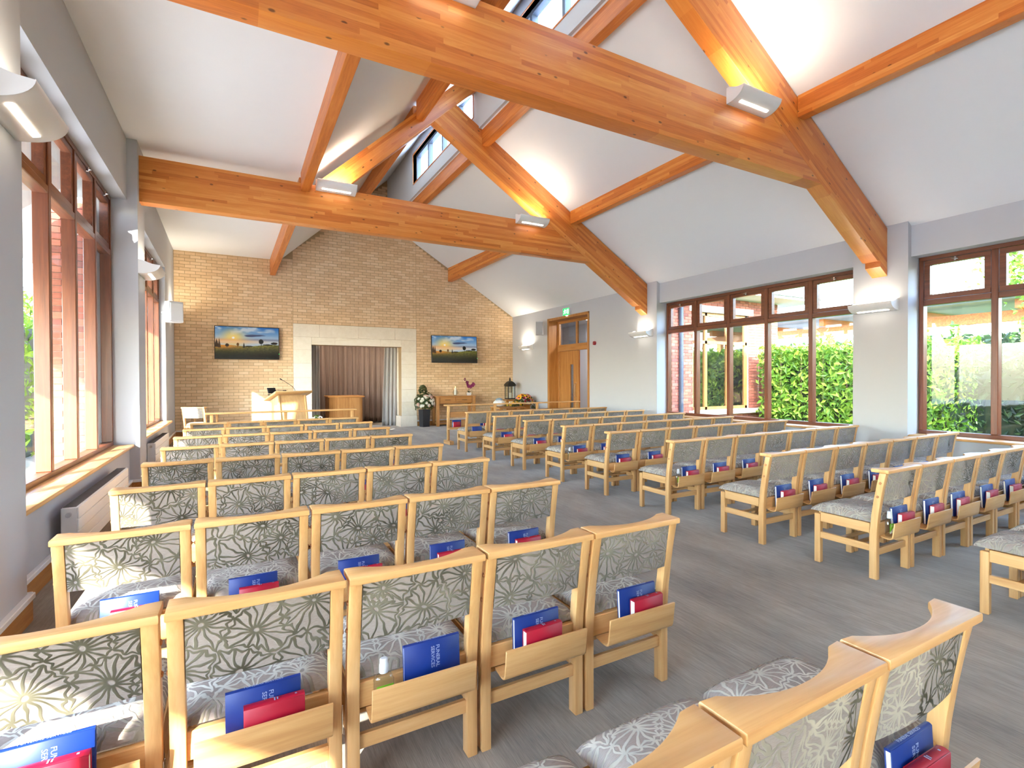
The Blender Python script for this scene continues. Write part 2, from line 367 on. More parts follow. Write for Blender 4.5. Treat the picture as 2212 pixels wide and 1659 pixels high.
# left wall -----------------------------------------------------
SILL_L, HEAD_L = 0.63, 3.78
COL_L = [(-5.6, -5.0), (-1.05, -0.4), (3.30, 4.05), (8.08, 8.62)]
WIN_L = [(-5.0, -1.05), (-0.4, 3.30), (4.05, 8.08), (8.62, 12.5)]
def xl(y): return LX if y <= 8.62 else LX - 0.088*(y-8.62)/(YB-8.62)
mb = MB()
mb.box(-1.55, LX, YR, -5.6, 0, ZF)
for y0, y1 in WIN_L:
    a, b = xl(y0), xl(y1)
    for z0, z1 in ((0, SILL_L-0.03), (HEAD_L, ZF)):
        mb.poly([(-1.55, y0), (a, y0), (b, y1), (-1.55, y1)], z0, z1, 'z')
mb.poly([(-1.55, 12.5), (xl(12.5), 12.5), (xl(YB), YB+0.05), (-1.55, YB+0.05)], 0, ZF, 'z')
for y0, y1 in COL_L: mb.box(-1.55, -1.12, y0, y1, 0, ZF)
wl = struct('wall_left', mb, 'wall', 'white painted window wall with piers on the left')
# right wall ----------------------------------------------------
SILL_R, HEAD_R = 0.70, 3.06
COL_R = [(3.367, 4.045), (7.92, 8.50), (-1.2, -0.52), (-5.8, -5.1)]
WIN_R = [(-5.1, -1.2), (-0.52, 3.367), (4.045, 7.92)]
DY0, DY1, DZ = 10.38, 12.27, 3.15
mb = MB()
for y0, y1 in WIN_R:
    mb.box(RX, 8.2, y0, y1, 0, SILL_R-0.03); mb.box(RX, 8.2, y0, y1, HEAD_R, zr(RX)+0.1)
for y0, y1 in COL_R: mb.box(7.8, 8.2, y0, y1, 0, zr(7.8)+0.05)
mb.box(RX, 8.2, 8.5, DY0, 0, zr(RX)+0.1); mb.box(RX, 8.2, DY1, YB+0.05, 0, zr(RX)+0.1); mb.box(RX, 8.2, DY0, DY1, DZ, zr(RX)+0.1)
wr = struct('wall_right', mb, 'wall', 'white painted window wall with piers on the right')
# rear wall behind the camera
mb = MB()
mb.poly([(-1.6, 0), (8.4, 0), (8.4, 3.3), (CX, zr(CX)+.1), (CX, zl(CX)+.1), (0.99, ZF+.1), (-1.6, ZF+.1)], YR-0.25, YR, 'y')
struct('wall_rear', mb, 'wall')
mb = MB(); mb.poly([(-1.6, -0.1), (8.3, -0.1), (8.3, 3.3), (CX, zr(CX)+.1), (CX+.3, zl(CX)+.35), (0.99, ZF+.2), (-1.6, ZF+.2)], -18, YR-0.3, 'y'); struct('wall_rear_sun_block', mb, 'redmortar')  # added unseen mass behind the room, keeps sun off the right hedge

# clerestory wall with windows ---------------------------------
CW = [(-4.6, -1.3), (0.2, 3.1), (3.95, 7.35), (8.44, 11.99)]; CZ0, CZ1 = 6.22, 6.92
mb = MB(); lo, hi = zr(CX)-0.03, zl(CX)+0.1
prev = YR-0.2
for y0, y1 in CW:
    mb.box(CX, CX+0.2, prev, y0, lo, hi); mb.box(CX, CX+0.2, y0, y1, lo, CZ0); mb.box(CX, CX+0.2, y0, y1, CZ1, hi); prev = y1
mb.box(CX, CX+0.2, prev, 17.2, lo, hi)
struct('wall_clerestory', mb, 'wall')

# ------------------------------------------------------------------ brick end wall
SX0, SX1, SZ = 1.297, 4.64, 2.945       # stone surround
OX0, OX1, OZ = 1.749, 4.19, 2.40        # opening
def top_z(x):
    if x < 0.99: return ZF
    if x < CX+0.1: return zl(x)
    return zr(x)
mb = MB()
WT = 14.428
xL, xR = xl(YB)-0.02, RX+0.03
mb.poly([(xL, -0.2), (OX0, -0.2), (OX0, 7.2), (CX, zl(CX)), (0.99, ZF+0.02), (xL, ZF+0.02)][:2]+[(OX0, zl(OX0)+.02), (0.99, ZF+0.02), (xL, ZF+0.02)], WT, WT+0.3, 'y')
mb.poly([(OX1, -0.2), (xR, -0.2), (xR, zr(xR)+.02), (OX1, zr(OX1)+.02)], WT, WT+0.3, 'y')
mb.poly([(OX0, OZ), (OX1, OZ), (OX1, zr(OX1)+.02), (CX, zr(CX)+0.02), (CX, zl(CX)+.02), (OX0, zl(OX0)+.02)], WT, WT+0.3, 'y')
wall_back = struct('wall_back', mb, 'mortar', 'buff brick end wall with stone framed opening')
def box_vf(x0, x1, y0, y1, z0, z1, c=0.003):
    """a brick: chamfered front (towards -Y), open back"""
    return ([(x0, y1, z0), (x1, y1, z0), (x1, y1, z1), (x0, y1, z1), (x0, y0+c, z0), (x1, y0+c, z0), (x1, y0+c, z1), (x0, y0+c, z1),
             (x0+c, y0, z0+c), (x1-c, y0, z0+c), (x1-c, y0, z1-c), (x0+c, y0, z1-c)],
            [(0, 1, 5, 4), (1, 2, 6, 5), (2, 3, 7, 6), (3, 0, 4, 7), (4, 5, 9, 8), (5, 6, 10, 9), (6, 7, 11, 10), (7, 4, 8, 11), (8, 9, 10, 11)])
def brickwork(parent, rects, mat, y_face, depth, camxy, nmax=300, flip=None, tf=None):
    """rects: list of (x0,x1,z0,z1). nearest nmax bricks become parts, the rest one stuff part. tf maps local (x,y,z)->world"""
    rects = sorted(rects, key=lambda r: (r[0]-camxy[0])**2+(r[2]-1.5)**2*0.3)
    parts, rest = rects[:nmax], rects[nmax:]
    cache = {}
    for x0, x1, z0, z1 in parts:
        k = (round(x1-x0, 3), round(z1-z0, 3))
        if k not in cache:
            v, f = box_vf(-k[0]/2, k[0]/2, 0, depth, -k[1]/2, k[1]/2); me = py('brick', v, f); me.materials.append(MAT[mat]); cache[k] = me
        o = link('brick', cache[k], None, parent)
        o.location = ((x0+x1)/2, y_face+random.uniform(0, 0.0025), (z0+z1)/2)
    if rest:
        V, F = [], []
        for x0, x1, z0, z1 in rest:
            v, f = box_vf(x0, x1, y_face+random.uniform(0, 0.0025), y_face+depth, z0, z1); n = len(V); V += v; F += [tuple(i+n for i in q) for q in f]
        me = py('brickwork', V, F); me.materials.append(MAT[mat]); o = link('brickwork', me, None, parent); o['kind'] = 'stuff'
CO, BL, JT = 0.0757, 0.2245, 0.0085
def courses(x0, x1, z0, z1, topf, start_half=0):
    out = []; k = 0; z = z0
    while z < z1:
        x = x0 + (-(BL/2) if (k+start_half) % 2 else 0)
        while x < x1-0.005:
            a, b = max(x, x0), min(x+BL-JT, x1)
            if b-a > 0.012 and z < min(topf(a), topf(b))+0.0:
                out.append((a, b, z+JT/2, z+CO-JT/2))
            x += BL
        z += CO; k += 1
    return out
zb = 0.0
rects = courses(xl(YB)+0.004, SX0-0.004, zb+0.085, 4.6, top_z)
rects += courses(SX0+0.004, SX1-0.004, SZ+0.006, 7.2, top_z, 1)
rects += courses(SX1+0.004, RX-0.003, zb+0.085, 6.2, top_z)
brickwork(wall_back, rects, 'brick', YB, 0.02, (-1.3, 0), 300)

# stone surround: separate ashlar blocks with fine joints
tr1 = MB(); tr1.box(OX0+0.01, OX1-0.01, YB+0.1, YB+0.5, OZ+0.03, OZ+0.3)
sur = struct('trim_1', tr1, 'stone', 'pale limestone portal surround in the brick wall')
def block(x0, x1, y0, y1, z0, z1, name='stone_block'):
    return link(name, bxm(x0+0.0015, x1-0.0015, y0, y1, z0+0.0015, z1-0.0015, bev=0.003).mesh(name), 'stone', sur)
zs = [0.40, 0.80, 1.16, 1.52, 1.90, 2.26, 2.60]
for a, b in zip(zs[:-1], zs[1:]):
    bz = min(b, 2.60)
    block(SX0, OX0, YB-0.012, YB+0.55, a, bz); block(OX1, SX1, YB-0.012, YB+0.55, a, bz)
for a, b in ((SX0, 1.95), (1.95, 2.97), (2.97, 4.0), (4.0, SX1)): block(a, b, YB-0.012, YB+0.30, 2.60, SZ)
for a, b in ((OX0, 2.35), (2.35, 3.58), (3.58, OX1)): block(a, b, YB-0.004, YB+0.35, OZ, 2.60)
for s0, s1 in ((SX0-0.0, OX0+0.04), (OX1-0.04, SX1+0.0)):
    m = MB(); m.poly([(YB-0.05, 0.0), (YB+0.6, 0.0), (YB+0.6, 0.38), (YB-0.015, 0.40), (YB-0.05, 0.34)], s0, s1, 'x'); link('plinth', m.mesh('plinth'), 'stone', sur)
for sgn, (xa, xb) in ((1, (OX0, 2.97)), (-1, (OX1, 2.97))):
    for off, th, yy in ((0.0, 0.03, -0.016), (0.075, 0.012, -0.018)):
        m = MB(); m.poly([(xa, 2.47+off-0.03), (xb, 2.575+off), (xb, 2.575+off+th), (xa, 2.47+off-0.03+th)], YB+yy, YB+0.05, 'y'); link('hood_mould', m.mesh('hood_mould'), 'stone', sur)
# alcove behind the opening
mb = MB(); mb.box(1.2, 5.0, 16.35, 16.5, 0, 3.2); mb.box(1.2, 1.4, YB+0.3, 16.4, 0, 3.2); mb.box(4.7, 4.9, YB+0.3, 16.4, 0, 3.2); mb.box(1.2, 4.9, YB+0.3, 16.5, 2.9, 3.1)
struct('wall_alcove', mb, 'wall')

# skirting boards -----------------------------------------------
def skirt(name, segs, label):
    """segs: list of ((x0,y0),(x1,y1)), wood 0.12 high with a white dado trunking on top; inward normal to the left of travel"""
    wood_, trim = MB(), MB()
    for (x0, y0), (x1, y1) in segs:
        d = Vector((x1-x0, y1-y0, 0)); L = d.length; a = math.atan2(d.y, d.x)
        z0 = floor_z((y0+y1)/2)
        M = Matrix.Translation((x0, y0, z0)) @ Matrix.Rotation(a, 4, 'Z')
        wood_.box(-0.018, L+0.018, -0.002, 0.022, 0, 0.135, bev=0.003, m=M); trim.box(-0.02, L+0.02, -0.002, 0.034, 0.137, 0.172, bev=0.004, m=M)
    o = struct(name, wood_, 'oak_y', label); link('cable_trunking', trim.mesh('cable_trunking'), 'white', o)
sL = []
c = -1.12
for y0, y1 in COL_L:
    sL += [((c, y1), (c, y0)), ((LX, y1), (c, y1)), ((c, y0), (LX, y0))]
for y0, y1 in WIN_L: sL.append(((xl(y1), y1), (xl(y0), y0)))
sL.append(((xl(YB), YB), (xl(12.5), 12.5)))
skirt('baseboard_left', sL, 'oak baseboard with white trunking along the left wall')
sR = [((RX, 8.5), (RX, DY0-0.03)), ((RX, DY1+0.03), (RX, YB))]
for y0, y1 in COL_R: sR += [((7.8, y0), (7.8, y1)), ((7.8, y1), (RX, y1)), ((RX, y0), (7.8, y0))]
for y0, y1 in WIN_R: sR.append(((RX, y0), (RX, y1)))
skirt('baseboard_right', sR, 'oak baseboard along the right wall')
skirt('baseboard_back', [((SX0-0.03, YB-0.001), (xl(YB), YB-0.001)), ((RX, YB-0.001), (SX1+0.03, YB-0.001))], 'oak baseboard along the brick wall')

# ------------------------------------------------------------------ windows
WN = [0]
def window(X, y0, y1, z0, z1, zt, n, inn, label, handles=(), sash_top=True, mats=('mah_y', 'mah_z'), fw=0.05, dep=0.11):
    """X = inner face plane, inn = +1 when the room lies on +X side"""
    WN[0] += 1; o_ = -inn
    xs = sorted((X, X+o_*dep))
    f = MB(); f.box(xs[0], xs[1], y0, y1, z1-fw, z1, bev=0.004); f.box(xs[0], xs[1], y0, y1, z0, z0+fw, bev=0.004)
    root = tag(link('window_%d' % WN[0], f.mesh('frame'), mats[0]), label, kind='structure')
    for yy in (y0, y1-fw): link('jamb', bxm(xs[0], xs[1], yy, yy+fw, z0+fw, z1-fw, bev=0.004).mesh('jamb'), mats[1], root)
    st = (y1-y0)/n; hw = 0.034
    for i in range(1, n): link('mullion', bxm(xs[0], xs[1], y0+i*st-hw, y0+i*st+hw, z0+fw, z1-fw, bev=0.006).mesh('mullion'), mats[1], root)
    if zt: 
        for i in range(n): 
            a = y0+i*st+(fw if i == 0 else hw); b = y0+(i+1)*st-(fw if i == n-1 else hw)
            link('transom', bxm(xs[0]+0.002, xs[1]-0.002, a, b, zt-0.035, zt+0.035, bev=0.006).mesh('transom'), mats[0], root)
    xg = X+o_*dep*0.55
    for i in range(n):
        a = y0+i*st+(fw if i == 0 else hw); b = y0+(i+1)*st-(fw if i == n-1 else hw)
        if zt:
            sw = 0.062; xa, xb = sorted((X+o_*0.012, X+o_*0.085)); g = 0.005
            s_ = MB(); lo, hi = zt+0.035+g, z1-fw-g
            s_.box(xa, xb, a+g, b-g, hi-sw, hi, bev=0.004); s_.box(xa, xb, a+g, b-g, lo, lo+sw, bev=0.004)
            s_.box(xa, xb, a+g, a+g+sw, lo+sw, hi-sw); s_.box(xa, xb, b-g-sw, b-g, lo+sw, hi-sw)
            sash = link('sash', s_.mesh('sash'), mats[0], root)
            link('pane', bxm(xg-0.004, xg+0.004, a+g+sw-.005, b-g-sw+.005, lo+sw-.005, hi-sw+.005).mesh('pane'), 'glass', sash)
            if i in handles:
                h = MB(); yc = (a+b)/2; xh = X+inn*0.012
                h.box(xh-0.012, xh+0.012, yc-0.012, yc+0.012, hi-0.055, hi-0.005, bev=0.003); h.tube([(xh, yc, hi-0.03), (xh+inn*0.03, yc-0.01, hi-0.035), (xh+inn*0.035, yc-0.04, hi-0.045)], 0.006, 6)
                h.tube([(xh, yc, hi-0.03), (xh+inn*0.02, yc+0.035, hi-0.03)], 0.005, 6)
                link('handle', h.mesh('handle'), 'chrome', sash)
            link('pane', bxm(xg-0.004, xg+0.004, a-.005, b+.005, z0+fw-.005, zt-.03).mesh('pane'), 'glass', root)
        else:
            link('pane', bxm(xg-0.004, xg+0.004, a-.005, b+.005, z0+fw-.005, z1-fw+.005).mesh('pane'), 'glass', root)
    return root
LN = ['brown timber window behind the camera on the left', 'brown timber window beside the nearest left pier', 'tall brown timber window on the left, radiator below', 'brown timber window on the left nearest the brick wall']
for i, (y0, y1) in enumerate(WIN_L):
    window(-1.39, y0+0.02, y1-0.02, SILL_L, HEAD_L, 3.07, 5, 1, LN[i], handles=(1, 3, 4))
    s = bxm(-1.50, xl(y0)+0.05, y0-0.0, y1+0.0, SILL_L-0.04, SILL_L, bev=0.012, seg=2)
    tag(link('window_board', s.mesh('window_board'), 'ash_y'), ['oak window board behind the camera on the left', 'oak window board in bay beside nearest left pier', 'sunlit oak window board above the long white radiator', 'oak window board on the left nearest brick wall'][i], 'window sill')
RN = ['brown timber window behind the camera on the right', 'brown timber window at the far right edge', 'brown timber window on the right looking onto the lit hedge']
for i, (y0, y1) in enumerate(WIN_R):
    window(8.07, y0+0.01, y1-0.01, SILL_R, HEAD_R, 2.45, 5, -1, RN[i], handles=(4, 2, 0))
    s = bxm(7.80, 8.18, y0+0.0, y1-0.0, SILL_R-0.035, SILL_R, bev=0.012, seg=2)
    tag(link('window_board', s.mesh('window_board'), 'ash_y'), ['oak window board behind the camera on the right', 'oak window board under the far right window', 'oak window board under the window facing the lit hedge'][i], 'window sill')
for i, (y0, y1) in enumerate(CW):
    window(CX+0.07, y0, y1, CZ0, CZ1, None, 4, -1, ['clerestory window behind the camera', 'clerestory window above the camera end', 'clerestory window high over the middle bay', 'clerestory window high above the brick wall end'][i], mats=('slategrey', 'slategrey'), fw=0.055)
    l = MB(); t_ = 0.02
    l.box(CX-0.012, CX+0.07, y0-t_, y1+t_, CZ1, CZ1+t_); l.box(CX-0.012, CX+0.07, y0-t_, y1+t_, CZ0-t_, CZ0); l.box(CX-0.012, CX+0.07, y0-t_, y0, CZ0, CZ1); l.box(CX-0.012, CX+0.07, y1, y1+t_, CZ0, CZ1)
    tag(link('trim_%d' % (i+2), l.mesh('lining'), 'softwood'), kind='structure')
# ------------------------------------------------------------------ door in the right wall
f = MB(); xa, xb = RX-0.018, 8.28; t_ = 0.04
f.box(xa, xb, DY0-0.0, DY0+t_, 0, DZ, bev=0.003); f.box(xa, xb, DY1-t_, DY1, 0, DZ, bev=0.003); f.box(xa, xb, DY0, DY1, DZ-t_, DZ, bev=0.003)
for y0, y1 in ((DY0-0.03, DY0+0.012), (DY1-0.012, DY1+0.03)): f.box(RX-0.022, RX, y0, y1, 0, DZ+0.03)
f.box(RX-0.022, RX, DY0-0.03, DY1+0.03, DZ-0.012, DZ+0.03)
door = tag(link('door_1', f.mesh('door_lining'), 'oak_z'), 'oak doorway with deep lining and glazed transom in the right wall', kind='structure')
a0, a1 = DY0+t_, DY1-t_; xd = 8.2
link('transom', bxm(xd-0.03, xd+0.06, a0, a1, 2.25, 2.43, bev=0.004).mesh('transom'), 'oak_y', door)
link('frame_head', bxm(xd-0.02, xd+0.05, a0, a1, DZ-t_-0.07, DZ-t_, bev=0.004).mesh('frame_head'), 'oak_y', door)
for y in (a1-0.06, 11.30, a0): link('frame_post', bxm(xd-0.02, xd+0.05, y, y+0.06, 2.43, DZ-t_-0.07, bev=0.004).mesh('frame_post'), 'oak_z', door)
link('frame_post', bxm(xd-0.02, xd+0.05, a1-0.06, a1, floor_z(12), 2.25, bev=0.004).mesh('frame_post'), 'oak_z', door)
for y0, y1 in ((a0+0.06, 11.30), (11.36, a1-0.06)): link('pane', bxm(xd+0.01, xd+0.02, y0, y1, 2.43, DZ-t_-0.07).mesh('pane'), 'darkglass', door)
zf = floor_z(11.6)
l = MB(); y0, y1 = 11.25, a1-0.065; vy0, vy1 = 11.50, 11.66; vz0, vz1 = 0.25, 1.86
l.box(xd, xd+0.045, y0, vy0, zf+.01, 2.245); l.box(xd, xd+0.045, vy1, y1, zf+.01, 2.245); l.box(xd, xd+0.045, vy0, vy1, zf+.01, vz0); l.box(xd, xd+0.045, vy0, vy1, vz1, 2.245)
leaf = link('door_leaf', l.mesh('door_leaf'), 'oak_z', door)
link('vision_panel', bxm(xd+0.018, xd+0.026, vy0, vy1, vz0, vz1).mesh('vision_panel'), 'darkglass', leaf)
def pull(x, sx, y):
    m = MB(); m.tube([(x, y, 0.95), (x+sx*0.05, y, 0.98), (x+sx*0.06, y, 1.15), (x+sx*0.05, y, 1.32), (x, y, 1.35)], 0.011, 8); return m.mesh('handle')
link('handle', pull(xd, -1, 11.36), 'chrome', leaf)
lo_ = thing('leaf_tmp', 'x', 'x'); bpy.data.objects.remove(lo_)
l2 = MB(); M = Matrix.Translation((xd+0.05, a0+0.02, 0)) @ Matrix.Rotation(R(8), 4, 'Z')
l2.box(0, 0.82, 0, 0.045, zf+0.01, 2.24, m=M); lf2 = link('door_leaf', l2.mesh('door_leaf'), 'oak_z', door)
hm = MB(); hm.tube([M @ Vector(p) for p in ((0.74, 0.045, 0.95), (0.74, 0.10, 0.98), (0.74, 0.11, 1.15), (0.74, 0.10, 1.32), (0.74, 0.045, 1.35))], 0.011, 8); link('handle', hm.mesh('handle'), 'chrome', lf2)

# ================================================================== ROOF TRUSSES
def beam(name, poly_xz, y0, y1, ang, parent, mat='glulam', bev=0.006):
    """polygon in world XZ, extruded in Y; mesh kept in beam-aligned local axes so the laminations run along it"""
    ca, sa = math.cos(ang), math.sin(ang); ox, oz = poly_xz[0]
    loc = [((x-ox)*ca+(z-oz)*sa, -(x-ox)*sa+(z-oz)*ca) for x, z in poly_xz]
    m = MB(); m.poly(loc, 0, y1-y0, 'y', bev=bev)
    o = link(name, m.mesh(name), mat, parent); o.rotation_euler = (0, -ang, 0); o.location = (ox, y0, oz); return o
AR, AL = -math.atan(0.62), math.atan(0.928)
def rtop(x): return 3.49+0.62*(7.8-x)
def rbot(x): return 2.865+0.62*(7.8-x)
def ltop(x): return 4.5+0.93*(x-1.125)
def lbot(x): return ltop(x)-0.375
TL = ['near glulam roof truss crossing the top of the picture', 'far glulam roof truss between the brick wall and the middle', 'glulam roof truss behind the camera']
for k, yf in enumerate((3.61, 8.20, -1.0)):
    t = thing('roof_truss', TL[k], 'truss', (0, 0, 0), group='glulam roof trusses')
    y0, y1 = yf, yf+0.19
    zt, zb_ = 4.42, 3.815
    xi_t = 7.8-(zt-2.865)/0.62; xi_b = 7.8-(zb_-2.865)/0.62
    beam('tie_beam', [(-1.12, zb_), (xi_b, zb_), (xi_t, zt), (-1.12, zt)], y0, y1, 0, t)
    # right rafter: from the left rafter's underside down to the pier, with a notched foot
    # junction x with left rafter bottom
    xj_b = (2.865+0.62*7.8 - (4.5-0.93*1.125-0.375))/(0.93+0.62); xj_t = (3.49+0.62*7.8 - (4.5-0.93*1.125-0.375))/(0.93+0.62)
    foot = [(7.8, rtop(7.8)), (7.8, 2.84), (7.62, 2.84+0.62*0.18), (7.62, rbot(7.62)+0.05), (7.55, rbot(7.55))]
    beam('rafter', [(xj_b, rbot(xj_b)), (xj_t, rtop(xj_t))]+foot, y0, y1, AR, t)
    xe = CX+0.0
    beam('rafter', [(1.125-0.06, ltop(1.065)), (xe, ltop(xe)), (xe, lbot(xe)), (1.465, zt)], y0+0.002, y1-0.002, AL, t)
# purlins in each bay: left foot purlin, left upper, right lower, right upper
def purlin(name, p0, p1, sec, label, mat='softwood'):
    """box beam from p0 to p1 (Y direction); sec=(w,h): x from p.x..p.x+w, z from p.z..p.z+h"""
    w_, h_ = sec; p0, p1 = Vector(p0), Vector(p1); d = p1-p0; L = d.length
    m = MB(); m.box(0, L, -w_, 0, 0, h_, bev=0.005)
    o = link(name, m.mesh(name), mat); q = d.to_track_quat('X', 'Z'); o.rotation_euler = q.to_euler(); o.location = p0
    return tag(o, label, 'purlin', 'roof purlins')
bays = [(-5.5, -1.0), (-0.81, 3.61), (3.80, 8.20), (8.39, YB-0.01)]
bn = ['behind the camera', 'in the bay over the camera', 'in the middle bay', 'running into the brick wall']
for i, (a, b) in enumerate(bays):
    xa, za = (0.86, 4.30) if i < 3 else (0.86, 4.30); xb_, zb_ = (0.86, 4.30) if i < 3 else (0.757, 4.158)
    purlin('purlin', (xa, a, za), (xb_, b, zb_), (0.125, 0.36 if i < 3 else 0.40), 'orange purlin at the foot of left slope '+bn[i])
    purlin('purlin', (2.66, a, 5.80), (2.66, b, 5.80), (0.13, 0.33), 'orange purlin high on the left slope '+bn[i])
    xa, za = (5.78, 4.50); xb_, zb_ = (5.78, 4.50) if i < 3 else (5.642, 4.426)
    purlin('purlin', (xa, a, za), (xb_, b, zb_), (0.13, 0.38 if i < 3 else 0.44), 'orange purlin halfway up the right slope '+bn[i], 'glulam')
    purlin('purlin', (3.87, a, 5.63), (3.87, b, 5.63), (0.14, 0.28), 'orange purlin just below the clerestory '+bn[i])

# ================================================================== LAMPS
def sconce(name, label, loc, rz, L=0.52, D=0.21, Hh=0.11, power=3, group='curved white uplighters'):
    """curved white trough uplighter; local +Y points away from the wall, length along X"""
    t = thing(name, label, 'wall lamp', loc, rz, group)
    prof = []
    for i in range(11):
        a = R(-8+i*9.5); prof.append((0.02+(D-0.02)*math.sin(a if a > 0 else 0), -Hh+Hh*1.0*(1-math.cos(max(a, 0)))))
    prof[0] = (0.0, -Hh)
    th = 0.006
    inner = [(y-0.004, z+th) for y, z in prof][::-1]
    m = MB(); m.poly(prof+inner, -L/2, L/2, 'x'); link('shade', m.mesh('shade', 60), 'white', t)
    cheek = [(0, -Hh)] + prof[1:] + [(D*0.8, -0.002), (D*0.62, 0.004), (D*0.45, 0.018), (D*0.28, 0.036), (D*0.12, 0.046), (0, 0.048)]
    for s in (-1, 1):
        m = MB(); x = s*(L/2-0.002); m.poly(cheek, x-0.003, x+0.003, 'x'); link('end_plate', m.mesh('end_plate'), 'white', t)
    # light slot in the underside
    i0, i1 = 3, 4
    (ya, za), (yb, zb2) = prof[i0], prof[i1]
    m = MB(); m.poly([(ya, za-0.004), (yb, zb2-0.004), (yb, zb2+0.001), (ya, za+0.001)], -L*0.36, L*0.36, 'x'); link('light_slot', m.mesh('light_slot'), 'lit', t)
    m = MB(); m.tube([(-L*0.42, D*0.45, -0.03), (L*0.42, D*0.45, -0.03)], 0.009, 8); link('lamp_tube', m.mesh('lamp_tube'), 'lit', t)
    ld = bpy.data.lights.new('uplight', 'AREA'); ld.shape = 'RECTANGLE'; ld.size = L*0.8; ld.size_y = 0.1; ld.energy = power*LAMP; ld.color = (1.0, 0.90, 0.70); ld.spread = R(165)
    lo = bpy.data.objects.new('uplight', ld); C.objects.link(lo); lo.parent = t; lo.location = (0, D*0.5, 0.005); lo.rotation_euler = (R(180)-R(-8), 0, 0)
    return t
for y, nm in ((3.68, 'curved white uplighter on the nearest left pier'), (8.35, 'curved white uplighter on the second left pier'), (-0.72, 'added unseen white uplighter on the left pier behind the camera')):
    sconce('wall_uplighter', nm, (-1.12, y, 2.98), R(-90), L=0.56, D=0.24, Hh=0.13)  # the one behind the camera is added, unseen, for extra light
sconce('wall_uplighter', 'curved white uplighter behind the left corner loudspeaker', (xl(13.6), 13.6, 2.92), R(-90), L=0.5, power=15)
for y, x, nm in ((3.74, 7.8, 'curved white uplighter on the right pier between the windows'), (8.3, 7.8, 'curved white uplighter on the pier right of the door'), (13.42, RX, 'curved white uplighter beside the brick wall corner'), (-0.86, 7.8, 'added unseen white uplighter on the right pier behind the camera')):
    sconce('wall_uplighter', nm, (x, y, 2.47), R(90), L=0.54, power=(10 if y > 13 else 2.2))  # right pier lamp behind the camera is an unseen addition for fill
for yf, n1, n2 in ((3.61, 'white uplighter on near truss left of centre', 'white uplighter on near truss beside the right rafter'), (8.2, 'white uplighter on far truss at the left purlin', 'white uplighter on far truss beside the right rafter'), (-1.0, 'added fill uplighter on the hidden truss, left', 'added fill uplighter on the hidden truss, right')):
    sconce('truss_uplighter', n1, (1.36, yf, 4.46), R(180), L=0.58, Hh=0.12, power=(60 if yf < 0 else 9)); sconce('truss_uplighter', n2, (4.86, yf, 4.46), R(180), L=0.62, Hh=0.12, power=(60 if yf < 0 else 9))  # hidden truss pair added, run strong to light the room from behind

